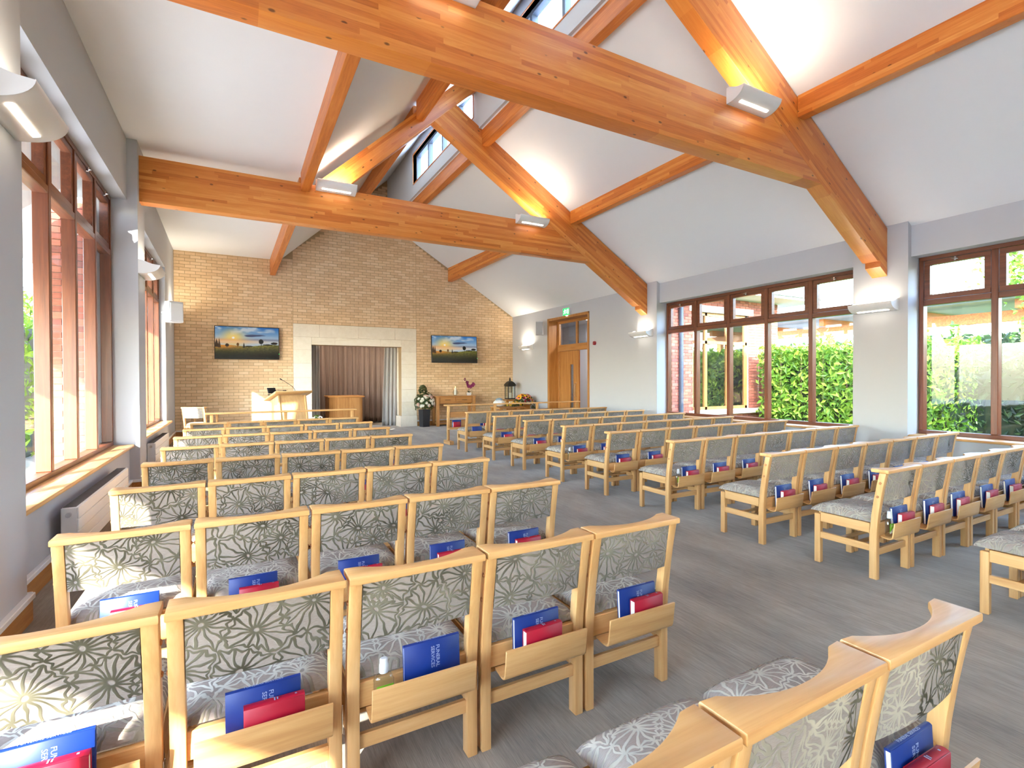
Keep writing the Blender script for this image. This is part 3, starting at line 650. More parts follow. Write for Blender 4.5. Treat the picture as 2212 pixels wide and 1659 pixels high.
# ================================================================== CHAIRS
# local frame: x across, +y forward (to the brick wall), rear feet centred on y=0
CW2 = 0.245
def chair_meshes():
    D = {}
    # rear leg / back post: one bent piece, profile in (y,z)
    prof_f = [(0.025, 0.0), (0.025, 0.30), (0.020, 0.36), (0.012, 0.46), (-0.004, 0.575), (-0.022, 0.68), (-0.040, 0.772)]
    prof_b = [(-0.084, 0.772), (-0.066, 0.68), (-0.049, 0.575), (-0.034, 0.46), (-0.026, 0.36), (-0.025, 0.30), (-0.025, 0.0)]
    m = MB(); m.poly(prof_f+prof_b, -0.021, 0.021, 'x', bev=0.004); D['post'] = m.mesh('post')
    D['fleg'] = bxm(-0.021, 0.021, 0.375, 0.42, 0, 0.385, bev=0.004).mesh('front_leg')
    # top rail: straight rear edge, concave front edge, seen from above
    pts = [(-CW2, -0.10), (CW2, -0.10), (CW2, 0.012)]
    for i in range(17):
        u = 1-i/8.0; x = u*0.20; pts.append((x, -0.052+0.060*abs(u)**2.2))
    pts += [(-CW2, 0.012)]
    m = MB(); m.poly(pts, 0.772, 0.800, 'z', bev=0.006); D['rail'] = m.mesh('top_rail')
    # back pad: curved panel between the posts
    rings = []; N = 12
    for j in range(8):
        z = 0.562+0.208*j/7; yb = -0.034 - 0.048*max(0, (z-0.46)/0.31); ring = []
        for k in range(N+1):
            x = -0.199+0.398*k/N; bow = -0.012*(1-(x/0.199)**2); ring.append((x, yb+0.004+bow-0.004*(j in (0, 7))*0, z))
        for k in range(N, -1, -1):
            x = -0.199+0.398*k/N; bow = -0.004*(1-(x/0.199)**2); e = 0.004*(k in (0, N)) ; ring.append((x, yb+0.036+bow-e, z))
        rings.append(ring)
    m = MB(); m.loft(rings); D['back'] = m.mesh('back_pad', 50)
    # seat cushion: domed with rounded rim, slightly waterfall front
    nx, ny = 12, 12; V, F = [], []
    def sp(u, v, top):
        x = u*0.232; y = 0.005+ (v*0.5+0.5)*0.455
        cx = 1-0.06*max(0, abs(v)-0.8)*abs(u)
        h = (1-abs(u)**6)**0.5*(1-abs(v)**6)**0.5
        z = 0.405+0.058*h + 0.006*(1-u*u)*(1-v*v) if top else 0.402
        return (x*cx, y, z - (0.012*max(0, v-0.5)**2 if top else 0))
    m = MB(); grid = {}
    for top in (1, 0):
        for i in range(nx+1):
            for j in range(ny+1):
                u, v = math.sin((i/nx-0.5)*PI), math.sin((j/ny-0.5)*PI)
                edge = i in (0, nx) or j in (0, ny)
                if edge and not top: grid[(0, i, j)] = grid[(1, i, j)]; continue
                grid[(top, i, j)] = m.b.verts.new(sp(u, v, top))
    fs = []
    for top in (1, 0):
        for i in range(nx):
            for j in range(ny):
                q = [grid[(top, i, j)], grid[(top, i+1, j)], grid[(top, i+1, j+1)], grid[(top, i, j+1)]]
                fs.append(m.b.faces.new(q if top else q[::-1]))
    bmesh.ops.recalc_face_normals(m.b, faces=fs); D['seat'] = m.mesh('seat_cushion', 80)
    D['siderail'] = bxm(-0.014, 0.014, 0.025, 0.376, 0.325, 0.398, bev=0.003).mesh('side_rail')
    D['frontrail'] = bxm(-0.203, 0.203, 0.385, 0.408, 0.325, 0.398, bev=0.003).mesh('front_rail')
    D['backrail'] = bxm(-0.203, 0.203, -0.012, 0.012, 0.310, 0.398, bev=0.003).mesh('back_rail')
    D['sidestr'] = bxm(-0.013, 0.013, 0.022, 0.378, 0.195, 0.245, bev=0.003).mesh('side_stretcher')
    D['rearstr'] = bxm(-0.203, 0.203, -0.011, 0.011, 0.165, 0.215, bev=0.003).mesh('rear_stretcher')
    D['slat'] = bxm(-0.211, 0.211, -0.018, 0.018, 0.205, 0.223, bev=0.003).mesh('slat')
    # bent-ply book tray
    o = [(-0.012, 0.300), (-0.062, 0.292), (-0.080, 0.293), (-0.094, 0.300), (-0.100, 0.314), (-0.112, 0.415)]
    i_ = [(-0.104, 0.416), (-0.092, 0.318), (-0.088, 0.309), (-0.078, 0.302), (-0.062, 0.301), (-0.012, 0.309)]
    m = MB(); m.poly(o+i_, -0.19, 0.19, 'x', bev=0.002); D['tray'] = m.mesh('book_tray', 50)
    m = MB(); m.ball((0, 0, 0), 0.011, 1, (0.6, 1, 1)); D['plugs'] = m.mesh('dowel_cap')
    m = MB(); m.box(-0.0025, 0.0, -0.02, 0.02, 0.25, 0.34, bev=0.001); m.tube([(0.001, 0, 0.26), (0.003, 0.004, 0.30), (0.001, 0, 0.335)], 0.002, 6); D['clip'] = m.mesh('link_clip')
    return D
CM = chair_meshes()
WALNUT = plain('dowel_wood', srgb(176, 118, 72), 0.5); MAT['dowel'] = WALNUT
PARTS = [('back_pad', 'back', 'fab_back', 0, 0), ('seat_cushion', 'seat', 'fab_seat', 0, 0), ('top_rail', 'rail', 'ash_x', 0, 0),
         ('back_leg', 'post', 'ash_z', -0.222, 0), ('back_leg', 'post', 'ash_z', 0.222, 0), ('front_leg', 'fleg', 'ash_z', -0.222, 0), ('front_leg', 'fleg', 'ash_z', 0.222, 0),
         ('side_rail', 'siderail', 'ash_y', -0.222, 0), ('side_rail', 'siderail', 'ash_y', 0.222, 0), ('front_rail', 'frontrail', 'ash_x', 0, 0), ('back_rail', 'backrail', 'ash_x', 0, 0),
         ('side_stretcher', 'sidestr', 'ash_y', -0.222, 0), ('side_stretcher', 'sidestr', 'ash_y', 0.222, 0), ('rear_stretcher', 'rearstr', 'ash_x', 0, 0),
         ('slat', 'slat', 'ash_x', 0, 0.14), ('slat', 'slat', 'ash_x', 0, 0.26), ('book_tray', 'tray', 'ash_x', 0.012, 0),
         ]
PARTS = [p+(0.0,) for p in PARTS] + [('dowel_cap', 'plugs', 'dowel', s_*0.243, y_, z_) for s_ in (-1, 1) for y_, z_ in ((-0.047, 0.70), (-0.030, 0.60))]
for n, k, mt, dx, dy, dz in PARTS:
    if not CM[k].materials: CM[k].materials.append(MAT[mt])
CM['clip'].materials.append(MAT['chrome'])
def chair(label, x, y, rz=0.0, group='upholstered wooden chairs in rows', clip=True, tray=True):
    t = thing('chapel_chair', label, 'chair', (x, y, floor_z(y)), rz, group)
    for n, k, mt, dx, dy, dz in PARTS:
        if n == 'book_tray' and not tray: continue
        o = link(n, CM[k], None, t)
        if dx or dy: o.location = (dx, dy, dz)
    if clip: o = link('link_clip', CM['clip'], None, t); o.location = (0.246, -0.005, 0)
    return t

# books -----------------------------------------------------------
def text_mesh(body, size, name):
    cu = bpy.data.curves.new(name, 'FONT'); cu.body = body; cu.size = size; cu.align_x = 'CENTER'; cu.align_y = 'CENTER'; cu.resolution_u = 2; cu.extrude = 0.0002
    ob = bpy.data.objects.new(name, cu); C.objects.link(ob); dg = bpy.context.evaluated_depsgraph_get(); me = bpy.data.meshes.new_from_object(ob.evaluated_get(dg))
    bpy.data.objects.remove(ob); me.name = name; me.materials.clear(); me.materials.append(MAT['print']); return me
def book_meshes(W, Hh, T):
    """lying on its fore edge, spine uppermost: x width, y thickness, z height"""
    c = MB(); c.box(-W/2, W/2, -T/2, -T/2+0.003, 0, Hh-0.003, bev=0.0008); c.box(-W/2, W/2, T/2-0.003, T/2, 0, Hh-0.003, bev=0.0008)
    pr = [(-T/2, Hh-0.006)]+[(-T/2+T*i/8, Hh-0.006+0.006*math.sin(PI*i/8)**0.6) for i in range(1, 8)]+[(T/2, Hh-0.006)]
    c.poly(pr+[(T/2-0.003, Hh-0.008), (-T/2+0.003, Hh-0.008)], -W/2, W/2, 'x')
    p = bxm(-W/2+0.003, W/2-0.003, -T/2+0.003, T/2-0.003, 0.003, Hh-0.007)
    return c.mesh('cover', 50), p.mesh('pages')
BLU = book_meshes(0.212, 0.190, 0.018); RED = book_meshes(0.172, 0.148, 0.032)
BLU[0].materials.append(MAT['blue']); RED[0].materials.append(MAT['crimson']); BLU[1].materials.append(MAT['page']); RED[1].materials.append(MAT['page'])
TX_SP = text_mesh('FUNERAL SERVICES', 0.013, 'spine_title'); TX_CV = text_mesh('FUNERAL\nSERVICES', 0.019, 'cover_title')
m = MB()
m.box(-0.002, 0.002, -0.008, 0.008, 0, 0.0004); m.box(0.006, 0.010, -0.006, 0.006, 0, 0.0004); m.box(0.058, 0.064, -0.003, 0.003, 0, 0.0004); TX_RD = m.mesh('spine_title'); TX_RD.materials.append(MAT['print'])
def book(kind, label, parent_xy, rz, dx, dy, z, tilt=0.0, text=False, group=None):
    cs = BLU if kind == 'blue' else RED
    W_ = Matrix.Translation((parent_xy[0], parent_xy[1], 0)) @ Matrix.Rotation(rz, 4, 'Z') @ Vector((dx, dy, z))
    t = thing('hymn_book' if kind == 'red' else 'service_book', label, 'book', W_, rz, group)
    t.rotation_euler = (tilt, 0, rz)
    link('cover', cs[0], None, t); link('pages', cs[1], None, t)
    if text:
        if kind == 'blue':
            o = link('spine_title', TX_SP, None, t); o.location = (0, 0, 0.1904); o.rotation_euler = (0, 0, 0)
            o = link('cover_title', TX_CV, None, t); o.location = (0.01, -0.0094, 0.128); o.rotation_euler = (R(90), 0, 0); o.rotation_euler = (R(90), R(90), 0)
        else:
            o = link('spine_title', TX_RD, None, t); o.location = (0, 0, 0.1483)
    return t
def books_for(x, y, desc, only=None, dx=None, near=False):
    d = random.uniform(-0.02, 0.045) if dx is None else dx
    tilt = R(random.uniform(2, 7))
    if only != 'red': book('blue', 'blue book in '+desc, (x, y), R(random.uniform(-1.5, 1.5)), d, -0.041, 0.3105, -tilt*0.6, near, 'blue service books in chair trays')
    if only != 'blue': book('red', 'red book in '+desc, (x, y), R(random.uniform(-2, 2)), d+random.uniform(0.005, 0.03), -0.0675, 0.3105, 0.0, near, 'small red books in chair trays')
# sanitiser bottle ---------------------------------------------------
def sanitiser(label, x, y, z):
    t = thing('sanitiser_bottle', label, 'bottle', (x, y, z)); t.scale = (1.2, 1.0, 1.22)
    m = MB(); m.loft([[(sx*w_, sy*d_, zz) for sx, sy in ((-1, -0.6), (-0.6, -1), (0.6, -1), (1, -0.6), (1, 0.6), (0.6, 1), (-0.6, 1), (-1, 0.6))] for w_, d_, zz in ((0.026, 0.016, 0), (0.028, 0.018, 0.006), (0.028, 0.018, 0.085), (0.022, 0.015, 0.098), (0.012, 0.012, 0.104))]); link('bottle', m.mesh('bottle', 60), 'clear', t)
    m = MB(); m.lathe([(0.0125, 0.104), (0.0135, 0.106), (0.0135, 0.126), (0.012, 0.130), (0.012, 0.142), (0.009, 0.145)], 14); link('cap', m.mesh('cap'), 'whiteplastic', t)
    l_ = bxm(-0.024, 0.024, -0.0192, -0.0184, 0.02, 0.075); lb = link('label', l_.mesh('label'), MAT.setdefault('green', plain('green_label', srgb(120, 190, 40), 0.5)), t)
    m = MB(); m.box(-0.012, 0.004, -0.0196, -0.0193, 0.060, 0.064); m.box(-0.006, -0.002, -0.0196, -0.0193, 0.054, 0.070); link('cross', m.mesh('cross'), 'white', lb)
    m = MB(); m.poly([(-0.024, 0.02), (0.024, 0.02), (0.024, 0.045), (0.012, 0.048), (0.0, 0.040), (-0.024, 0.026)], -0.0196, -0.0193, 'y'); link('swoosh', m.mesh('swoosh'), 'white', lb)

# left block: 9 rows of 5, right block: 9 rows of 7 -----------------------
PITCH = 0.503
LROWS = [0.70, 1.795, 2.80, 3.85, 4.93, 5.98, 7.03, 8.08, 9.15]     # rear-foot line
for r, y in enumerate(LROWS):
    for c_ in range(5):
        x = -0.455+0.03*(y/9)*2+PITCH*c_
        if r == 0 and c_ < 2: continue
        pos = 'nearest the window wall' if c_ == 0 else ('on the aisle' if c_ == 4 else ORD[c_]+' from the window wall')
        row = 'row just below the camera' if r == 0 else ORD[r-1]+' full row'
        desc = 'left block %s chair %s' % (row, pos)
        chair('wooden chair in left block, %s, %s' % (row, pos), x, y, clip=(c_ < 4))
        near = r <= 2
        if r == 1 and c_ == 2:
            books_for(x, y, desc, only='blue', dx=0.055, near=True)
            sanitiser('clear sanitiser bottle with green label in front left chair tray', x-0.125, y-0.052, 0.3105)
        elif r == 0 and c_ == 2: pass
        elif r <= 6: books_for(x, y, desc, near=near)
RROWS = [0.93, 1.945, 2.83, 3.93, 4.96, 5.93, 7.01, 8.11, 9.35]
SAN = {1: 'second', 3: 'fourth', 5: 'sixth'}
for r, y in enumerate(RROWS):
    for c_ in range(7):
        x = 4.255+PITCH*1.01*c_
        if r == 0 and c_ > 2: continue
        if r == 1 and c_ > 5: continue
        pos = 'on the aisle' if c_ == 0 else ('beside the wall' if c_ == 6 else ORD[c_]+' from the aisle')
        row = ORD[r]+' row'
        chair('wooden chair in right block, %s from camera, %s' % (row, pos), x, y, clip=(c_ < 6))
        desc = 'right block %s chair %s' % (row, pos)
        if r == 8 and c_ == 0: books_for(x, y, desc, only='blue', dx=0.0)
        elif r == 0: pass
        elif c_ <= 6 and not (r > 5 and c_ > 2): books_for(x, y, desc, near=(r in (1, 2) and c_ < 4), dx=(0.05 if (c_ == 0 and r in SAN) else None))
        if c_ == 0 and r in SAN: sanitiser('clear sanitiser bottle on aisle chair of %s right row' % SAN[r], x-0.13, y-0.052, 0.3105)

# ------------------------------------------------------------------ frontals (prayer desks) before the first rows
def frontal(label, x0, x1, y, posts):
    z = floor_z(y)
    t = thing('pew_front', label, 'pew front', ((x0+x1)/2, y, z)); W_ = (x1-x0)/2; xm = (x0+x1)/2
    link('top_rail', bxm(-W_, W_, -0.085, 0.06, 0.858, 0.886, bev=0.006).mesh('top_rail'), 'ash_x', t)
    link('book_board', bxm(-W_+0.06, W_-0.06, -0.012, 0.010, 0.60, 0.72, bev=0.004).mesh('book_board'), 'oak_x', t)
    link('back_board', bxm(-W_+0.06, W_-0.06, 0.0, 0.02, 0.34, 0.52, bev=0.004).mesh('back_board'), 'ash_x', t)
    m = MB(); m.box(-W_+0.06, W_-0.06, -0.12, 0.0, 0.335, 0.350, bev=0.003); m.box(-W_+0.06, W_-0.06, -0.128, -0.118, 0.335, 0.385, bev=0.003); link('book_shelf', m.mesh('book_shelf'), 'ash_x', t)
    for i, px in enumerate(posts):
        end = i in (0, len(posts)-1)
        pf = [(0.03, 0.0 if end else 0.30), (0.03, 0.40), (0.02, 0.60), (0.0, 0.858), (-0.055, 0.858), (-0.04, 0.60), (-0.03, 0.40), (-0.03, 0.0 if end else 0.30)]
        m = MB(); m.poly(pf, px-xm-0.025, px-xm+0.025, 'x', bev=0.004); link('post', m.mesh('post'), 'ash_z', t)
        if end: link('foot_block', bxm(px-xm-0.05, px-xm+0.05, -0.22, 0.16, 0, 0.085, bev=0.006).mesh('foot_block'), 'ash_y', t)
    return t
frontal('long low wooden pew front before the left chair block', -0.50, 2.06, 10.25, (-0.40, 0.78, 1.98))
frontal('long low wooden pew front before the right chair block', 4.07, 7.76, 10.66, (4.16, 5.33, 6.49, 7.68))
for i, (k, x, ds) in enumerate((('blue', 4.34, 'left end'), ('blue', 5.03, 'second place'))):
    book('blue', 'blue service book on right pew front shelf, '+ds, (x, 10.66), 0, 0, -0.05, 0.351, R(3), group='books on the right pew front')
    book('red', 'small red book on right pew front shelf, '+ds, (x-0.01+0.06*i, 10.66), 0, 0, -0.085, 0.351, 0, group='books on the right pew front')

# ================================================================== AT THE FRONT
# lectern
LA = R(19.6); zf = floor_z(12.0)
t = thing('lectern', 'light oak lectern with curved front and sloping top', 'lectern', (0.98, 11.95, zf), LA)
wf, dp = 0.27, 0.26
side = [(-dp+0.0, 0.0), (-dp-0.03, 0.25), (-dp-0.01, 0.55), (-dp+0.05, 0.85), (-dp+0.10, 1.08), (dp, 0.94), (dp, 0.0)]
for s, nm in ((-1, 'side_panel'), (1, 'side_panel')):
    m = MB(); m.poly(side, s*(wf+0.02)-0.018, s*(wf+0.02)+0.018, 'x', bev=0.006); link(nm, m.mesh(nm), 'lect_z', t)
def curved(z0, z1, name, mat, dy):
    pf, pb = [], []
    for i in range(9):
        z = z0+(z1-z0)*i/8
        y = np.interp(z, [p[1] for p in side[:5]], [p[0] for p in side[:5]]); pf.append((y+0.025+dy, z)); pb.append((y+0.045+dy, z))
    m = MB(); m.poly(pf+pb[::-1], -wf+0.0, wf-0.0, 'x'); link(name, m.mesh(name, 50), mat, t)
curved(0.50, 1.08, 'front_panel', 'lect_z', 0); curved(0.02, 0.497, 'front_panel', 'lect_z', 0.004)
m = MB(); top = [(-0.27, 1.155), (-0.255, 1.175), (0.34, 0.985), (0.335, 0.955), (-0.25, 1.125)]; m.poly(top, -0.40, 0.40, 'x', bev=0.008); link('desk_top', m.mesh('desk_top'), 'lect_x', t)
mon = thing('tablet_monitor', 'black angled control screen on the lectern', 'monitor', (0.66, 11.93, zf+1.10), LA+R(10))
m = MB(); m.box(-0.095, 0.095, -0.012, 0.008, 0.02, 0.15, bev=0.006, m=Matrix.Rotation(R(-22), 4, 'X')); link('screen', m.mesh('screen'), 'black', mon)
m = MB(); m.box(-0.06, 0.06, -0.03, 0.08, -0.015, 0.006, bev=0.003); m.tube([(0, 0.02, 0), (0, 0.03, 0.07)], 0.012); link('stand', m.mesh('stand'), 'darkmetal', mon)
mic = thing('gooseneck_microphone', 'black gooseneck microphone rising from the lectern', 'microphone', (1.10, 11.85, zf+1.15))
m = MB(); m.lathe([(0.02, -0.02), (0.02, 0.01), (0.008, 0.015)], 12); link('base', m.mesh('base'), 'black', mic)
m = MB(); m.tube([(0, 0, 0.01), (-0.015, 0, 0.06), (-0.06, 0, 0.12), (-0.22, -0.01, 0.235), (-0.27, -0.01, 0.265)], 0.005, 8); link('neck', m.mesh('neck'), 'black', mic)
m = MB(); m.tube([(-0.26, -0.01, 0.258), (-0.29, -0.01, 0.278), (-0.305, -0.01, 0.287)], [0.009, 0.013, 0.010], 10); link('capsule', m.mesh('capsule'), 'black', mic)
mic = thing('desk_microphone', 'short black microphone lying level beside the lectern screen', 'microphone', (0.78, 11.93, zf+1.19))
m = MB(); m.tube([(-0.06, 0.03, -0.06), (-0.05, 0.0, 0.0), (0.08, -0.01, -0.008)], 0.005, 8); link('neck', m.mesh('neck'), 'black', mic)
m = MB(); m.tube([(0.08, -0.01, -0.008), (0.15, -0.01, -0.010)], [0.010, 0.012], 10); link('capsule', m.mesh('capsule'), 'black', mic)

# catafalque in the alcove
zf = 0.085
t = thing('catafalque', 'oak catafalque with rounded corner standing in the curtained alcove', 'catafalque', (2.72, 15.15, zf))
pts = [(-0.42, -0.02), (-0.30, -0.20)]
for i in range(7): a = R(-90+15*i); pts.append((0.36+0.13*math.cos(a), -0.08+0.13*math.sin(a)))
pts += [(0.49, 0.75), (-0.42, 0.75)]
m = MB(); m.poly([(-0.42, 0.0), (-0.20, -0.21)]+pts[2:], 0.06, 0.86, 'z'); link('body', m.mesh('body', 40), 'oak_z', t)
sc = lambda P, k: [(x*k+0.01, (y-0.27)*k+0.27) for x, y in P]
m = MB(); m.poly(sc([(-0.42, 0.0), (-0.20, -0.21)]+pts[2:], 1.10), 0.862, 0.905, 'z', bev=0.012); link('top', m.mesh('top'), 'oak_x', t)
m = MB(); m.poly(sc([(-0.42, 0.0), (-0.20, -0.21)]+pts[2:], 1.08), 0.0, 0.058, 'z', bev=0.01); link('plinth', m.mesh('plinth'), 'oak_x', t)
for sx, lab in ((2.1, 'recessed spotlight at the left of the alcove ceiling'), (3.8, 'recessed spotlight at the right of the alcove ceiling')):
    t = thing('alcove_spotlight', lab, 'spotlight', (sx, 15.05, 2.9))
    m = MB(); m.lathe([(0.06, -0.02), (0.065, -0.015), (0.065, 0.0), (0.05, 0.0), (0.045, -0.015)], 18); link('bezel', m.mesh('bezel'), 'white', t)
    m = MB(); m.lathe([(0.044, -0.012), (0.044, -0.004)], 18); link('bulb', m.mesh('bulb'), 'lit', t)
    ld = bpy.data.lights.new('downlight', 'AREA'); ld.shape = 'DISK'; ld.size = 0.09; ld.energy = 24*LAMP; ld.color = (1.0, 0.86, 0.68)
    lo = bpy.data.objects.new('downlight', ld); C.objects.link(lo); lo.parent = t; lo.location = (0, 0, -0.025)
# curtains
def curtain(label, pts, z0, z1, mat, amp=0.035, wl=0.12, flare=0.0, group=None):
    t = thing('curtain', label, 'curtain', (pts[0][0], pts[0][1], z0), group=group)
    P_ = [Vector((x-pts[0][0], y-pts[0][1], 0)) for x, y in pts]
    L = [0]; 
    for a, b in zip(P_[:-1], P_[1:]): L.append(L[-1]+(b-a).length)
    n = max(16, int(L[-1]/0.012)); rows = 14; V, F = [], []; ph = random.uniform(0, 6)
    for j in range(rows+1):
        f = j/rows
        for i in range(n+1):
            s = L[-1]*i/n; k = max(q for q in range(len(L)) if L[q] <= s+1e-9); k = min(k, len(P_)-2)
            d = (P_[k+1]-P_[k]).normalized(); p = P_[k]+d*(s-L[k]); nn = Vector((d.y, -d.x, 0))
            a = amp*(0.75+0.25*(1-f))*(math.sin(s/wl*2*PI+ph+0.5*math.sin(3*s+f*1.5))+0.35*math.sin(s/wl*4.6*PI+1.3*ph))
            p = p+nn*(a+0.012*math.sin(f*5+s*7)*flare) - d*(flare*(1-f)*0.10*(1-s/L[-1]))
            V.append((p.x, p.y, f*(z1-z0)))
    for j in range(rows):
        for i in range(n): q = j*(n+1)+i; F.append((q, q+1, q+n+2, q+n+1))
    me = py('drape', V, F, True); o = link('drape', me, mat, t)
    sm = o.modifiers.new('thickness', 'SOLIDIFY'); sm.thickness = 0.004
    tk = MB(); tk.tube([p+Vector((0, 0, z1-z0+0.03)) for p in P_], 0.012, 8); link('track', tk.mesh('track'), 'darkmetal', t)
curtain('taupe pleated curtain closing the back of the alcove', [(1.45, 15.2), (1.55, 16.0), (1.9, 16.22), (4.0, 16.22), (4.45, 15.9), (4.55, 15.4)], 0.12, 2.75, 'curt_brown', 0.04, 0.17)
curtain('dark grey curtain gathered at left side of alcove opening', [(1.52, 14.86), (2.02, 14.98)], 0.10, 2.75, 'curt_grey', 0.03, 0.09)
curtain('light grey curtain gathered at right side of alcove opening', [(3.86, 14.98), (4.30, 14.86)], 0.09, 2.75, 'curt_grey', 0.035, 0.10, flare=1.0)

# televisions
def picture():
    W_, H_ = 200, 112; xx, yy = np.meshgrid(np.linspace(0, 1, W_), np.linspace(0, 1, H_)); g = np.random.default_rng(3)
    def nz(sx, sy, seed):
        q = np.random.default_rng(seed).random((sy+2, sx+2)); u = xx*sx; v = yy*sy; i = u.astype(int); j = v.astype(int); fu = u-i; fv = v-j; fu = fu*fu*(3-2*fu); fv = fv*fv*(3-2*fv)
        return (q[j, i]*(1-fu)+q[j, i+1]*fu)*(1-fv)+(q[j+1, i]*(1-fu)+q[j+1, i+1]*fu)*fv
    mx = lambda a, b, t_: a*(1-t_[..., None])+b*t_[..., None]
    cA = lambda *c: np.array(c)/255.0
    t_ = np.clip((1-yy)/0.55, 0, 1)        # 0 top .. 1 horizon
    sky = mx(np.broadcast_to(cA(40, 110, 180), xx.shape+(3,)), np.broadcast_to(cA(190, 205, 215), xx.shape+(3,)), np.clip(t_*1.3, 0, 1))
    ds = np.sqrt(((xx-0.275)*1.6)**2+((yy-0.655)*1.0)**2)
    sky = mx(sky, np.broadcast_to(cA(255, 214, 110), sky.shape), np.exp(-(ds/0.27)**2))
    sky = mx(sky, np.broadcast_to(cA(240, 150, 70), sky.shape), np.exp(-((yy-0.55)/0.07)**2)*np.clip(1.1-xx*1.3, 0, 1)*0.8)
    cl = np.clip((nz(7, 9, 5)*0.6+nz(16, 20, 6)*0.4-0.5)*4, 0, 1)*np.clip((yy-0.66)*4, 0, 1)
    sky = mx(sky, np.broadcast_to(cA(235, 228, 220), sky.shape), cl*0.75)
    c2 = np.clip(1-(((xx-0.60)/0.19)**2+((yy-0.735-0.05*(xx-0.6))/0.045)**2)+(nz(14, 18, 9)-0.5)*0.8, 0, 1); sky = mx(sky, np.broadcast_to(cA(70, 80, 110), sky.shape), np.clip(c2*1.6, 0, 1))
    bank = np.clip((0.66-yy)*12, 0, 1)*np.clip((yy-0.55)*16, 0, 1)*np.clip((xx-0.32)*2.6, 0, 1); sky = mx(sky, np.broadcast_to(cA(88, 84, 108), sky.shape), bank*0.9)
    fog = np.exp(-((yy-0.53)/0.05)**2); sky = mx(sky, np.broadcast_to(cA(250, 206, 160), sky.shape), fog*0.75*np.clip(1.2-xx, 0.25, 1))
    sky = mx(sky, np.broadcast_to(cA(255, 255, 255), sky.shape), np.exp(-(ds/0.035)**4))
    hor = 0.40+0.06*np.clip(xx-0.35, 0, 1)+0.02*np.sin(xx*9)
    gr = np.clip((hor-yy)/hor, 0, 1); n1 = nz(40, 40, 21)*0.5+nz(90, 70, 22)*0.5
    ground = mx(np.broadcast_to(cA(120, 116, 46), sky.shape), np.broadcast_to(cA(22, 24, 14), sky.shape), np.clip(gr*1.25, 0, 1))*(0.55+0.9*n1[..., None])
    glow = np.exp(-((xx-0.12)/0.28)**2-((yy-0.40)/0.10)**2); ground = mx(ground, np.broadcast_to(cA(250, 150, 50), sky.shape), glow*0.8)
    ground = ground*np.clip(1.25-0.9*np.clip(xx-0.72, 0, 1)*3*np.clip(0.5-yy, 0, 1)*2, 0.3, 1)[..., None]
    msk = np.clip((hor+0.02*n1-yy)*60, 0, 1); im = mx(sky, ground, msk)
    def tree(cx, base, h, w_, col, kind):
        if kind: a = np.clip(1-(((xx-cx)/w_)**2+((yy-base-h*0.6)/(h*0.42))**2), 0, 1)
        else: a = np.clip(1-np.abs(xx-cx)/np.maximum(w_*(1-(yy-base)/h), 1e-4), 0, 1)*(yy > base)*(yy < base+h)
        a = np.maximum(np.clip(a*4+(n1-0.6)*1.5*(a > 0), 0, 1), ((np.abs(xx-cx) < 0.004) & (yy > base-0.02) & (yy < base+h*0.5))*1.0); return mx(im, np.broadcast_to(cA(*col), sky.shape), a)
    for a in ((0.02, 0.36, 0.26, 0.045, (60, 40, 20), 0), (0.06, 0.34, 0.30, 0.03, (70, 46, 20), 0), (0.18, 0.34, 0.13, 0.032, (40, 30, 16), 1), (0.345, 0.37, 0.13, 0.022, (110, 74, 34), 1), (0.44, 0.35, 0.17, 0.022, (24, 22, 16), 0), (0.52, 0.36, 0.05, 0.07, (24, 26, 16), 1), (0.715, 0.43, 0.20, 0.042, (20, 22, 18), 1), (0.93, 0.44, 0.10, 0.06, (20, 20, 20), 1), (0.82, 0.42, 0.05, 0.09, (30, 30, 18), 1)): im = tree(*a)
    im = np.clip(im, 0, 1); return W_, H_, np.where(im <= 0.04045, im/12.92, ((im+0.055)/1.055)**2.4)
PW, PH, PIM = picture()
def tv_screen_mesh(w_, h_):
    V = [(-w_/2+w_*i/PW, 0, -h_/2+h_*j/PH) for j in range(PH+1) for i in range(PW+1)]
    F = [(j*(PW+1)+i, j*(PW+1)+i+1, (j+1)*(PW+1)+i+1, (j+1)*(PW+1)+i) for j in range(PH) for i in range(PW)]
    me = py('picture', V, F); at = me.color_attributes.new('pic', 'FLOAT_COLOR', 'CORNER')
    cols = np.ones((len(F), 4, 4), np.float32); cols[..., :3] = PIM.reshape(-1, 1, 3); at.data.foreach_set('color', cols.ravel()); return me
tm = NT('tv_picture'); an = tm.n('VertexColor', layer_name='pic'); tm.base((0.01, 0.01, 0.01, 1)); tm.t.links.new(an.outputs[0], tm.p.inputs['Emission Color']); tm.p.inputs['Emission Strength'].default_value = 0.24; tm.rough(0.25)
MAT['tvpic'] = tm.m
TVW, TVH = 1.445, 0.815; TVS = tv_screen_mesh(TVW-0.03, TVH-0.03); TVS.materials.append(MAT['tvpic'])
for lab, loc, rz, rx in (('flat television with sunrise picture left of the stone portal', (0.235, 14.33, 2.39), R(0), R(0)), ('flat television with sunrise picture above the sideboard', (5.78, 14.24, 2.365), R(-3), R(-4))):
    t = thing('television', lab, 'television', loc, rz, 'wall televisions'); t.rotation_euler = (rx, 0, rz)
    link('casing', bxm(-TVW/2, TVW/2, -0.012, 0.05, -TVH/2, TVH/2, bev=0.004).mesh('casing'), 'black', t)
    o = link('picture', TVS, None, t); o.location = (0, -0.0135, 0.002)
    link('bracket', bxm(-0.2, 0.2, 0.045, 0.085 if rx == 0 else 0.15, -0.15, 0.15).mesh('bracket'), 'darkmetal', t)
    link('standby_light', bxm(TVW/2-0.012, TVW/2-0.003, -0.0145, -0.0125, -0.27, -0.26).mesh('standby_light'), MAT.setdefault('led', emit('green_led', (0.05, 1, 0.2, 1), 3)), t)

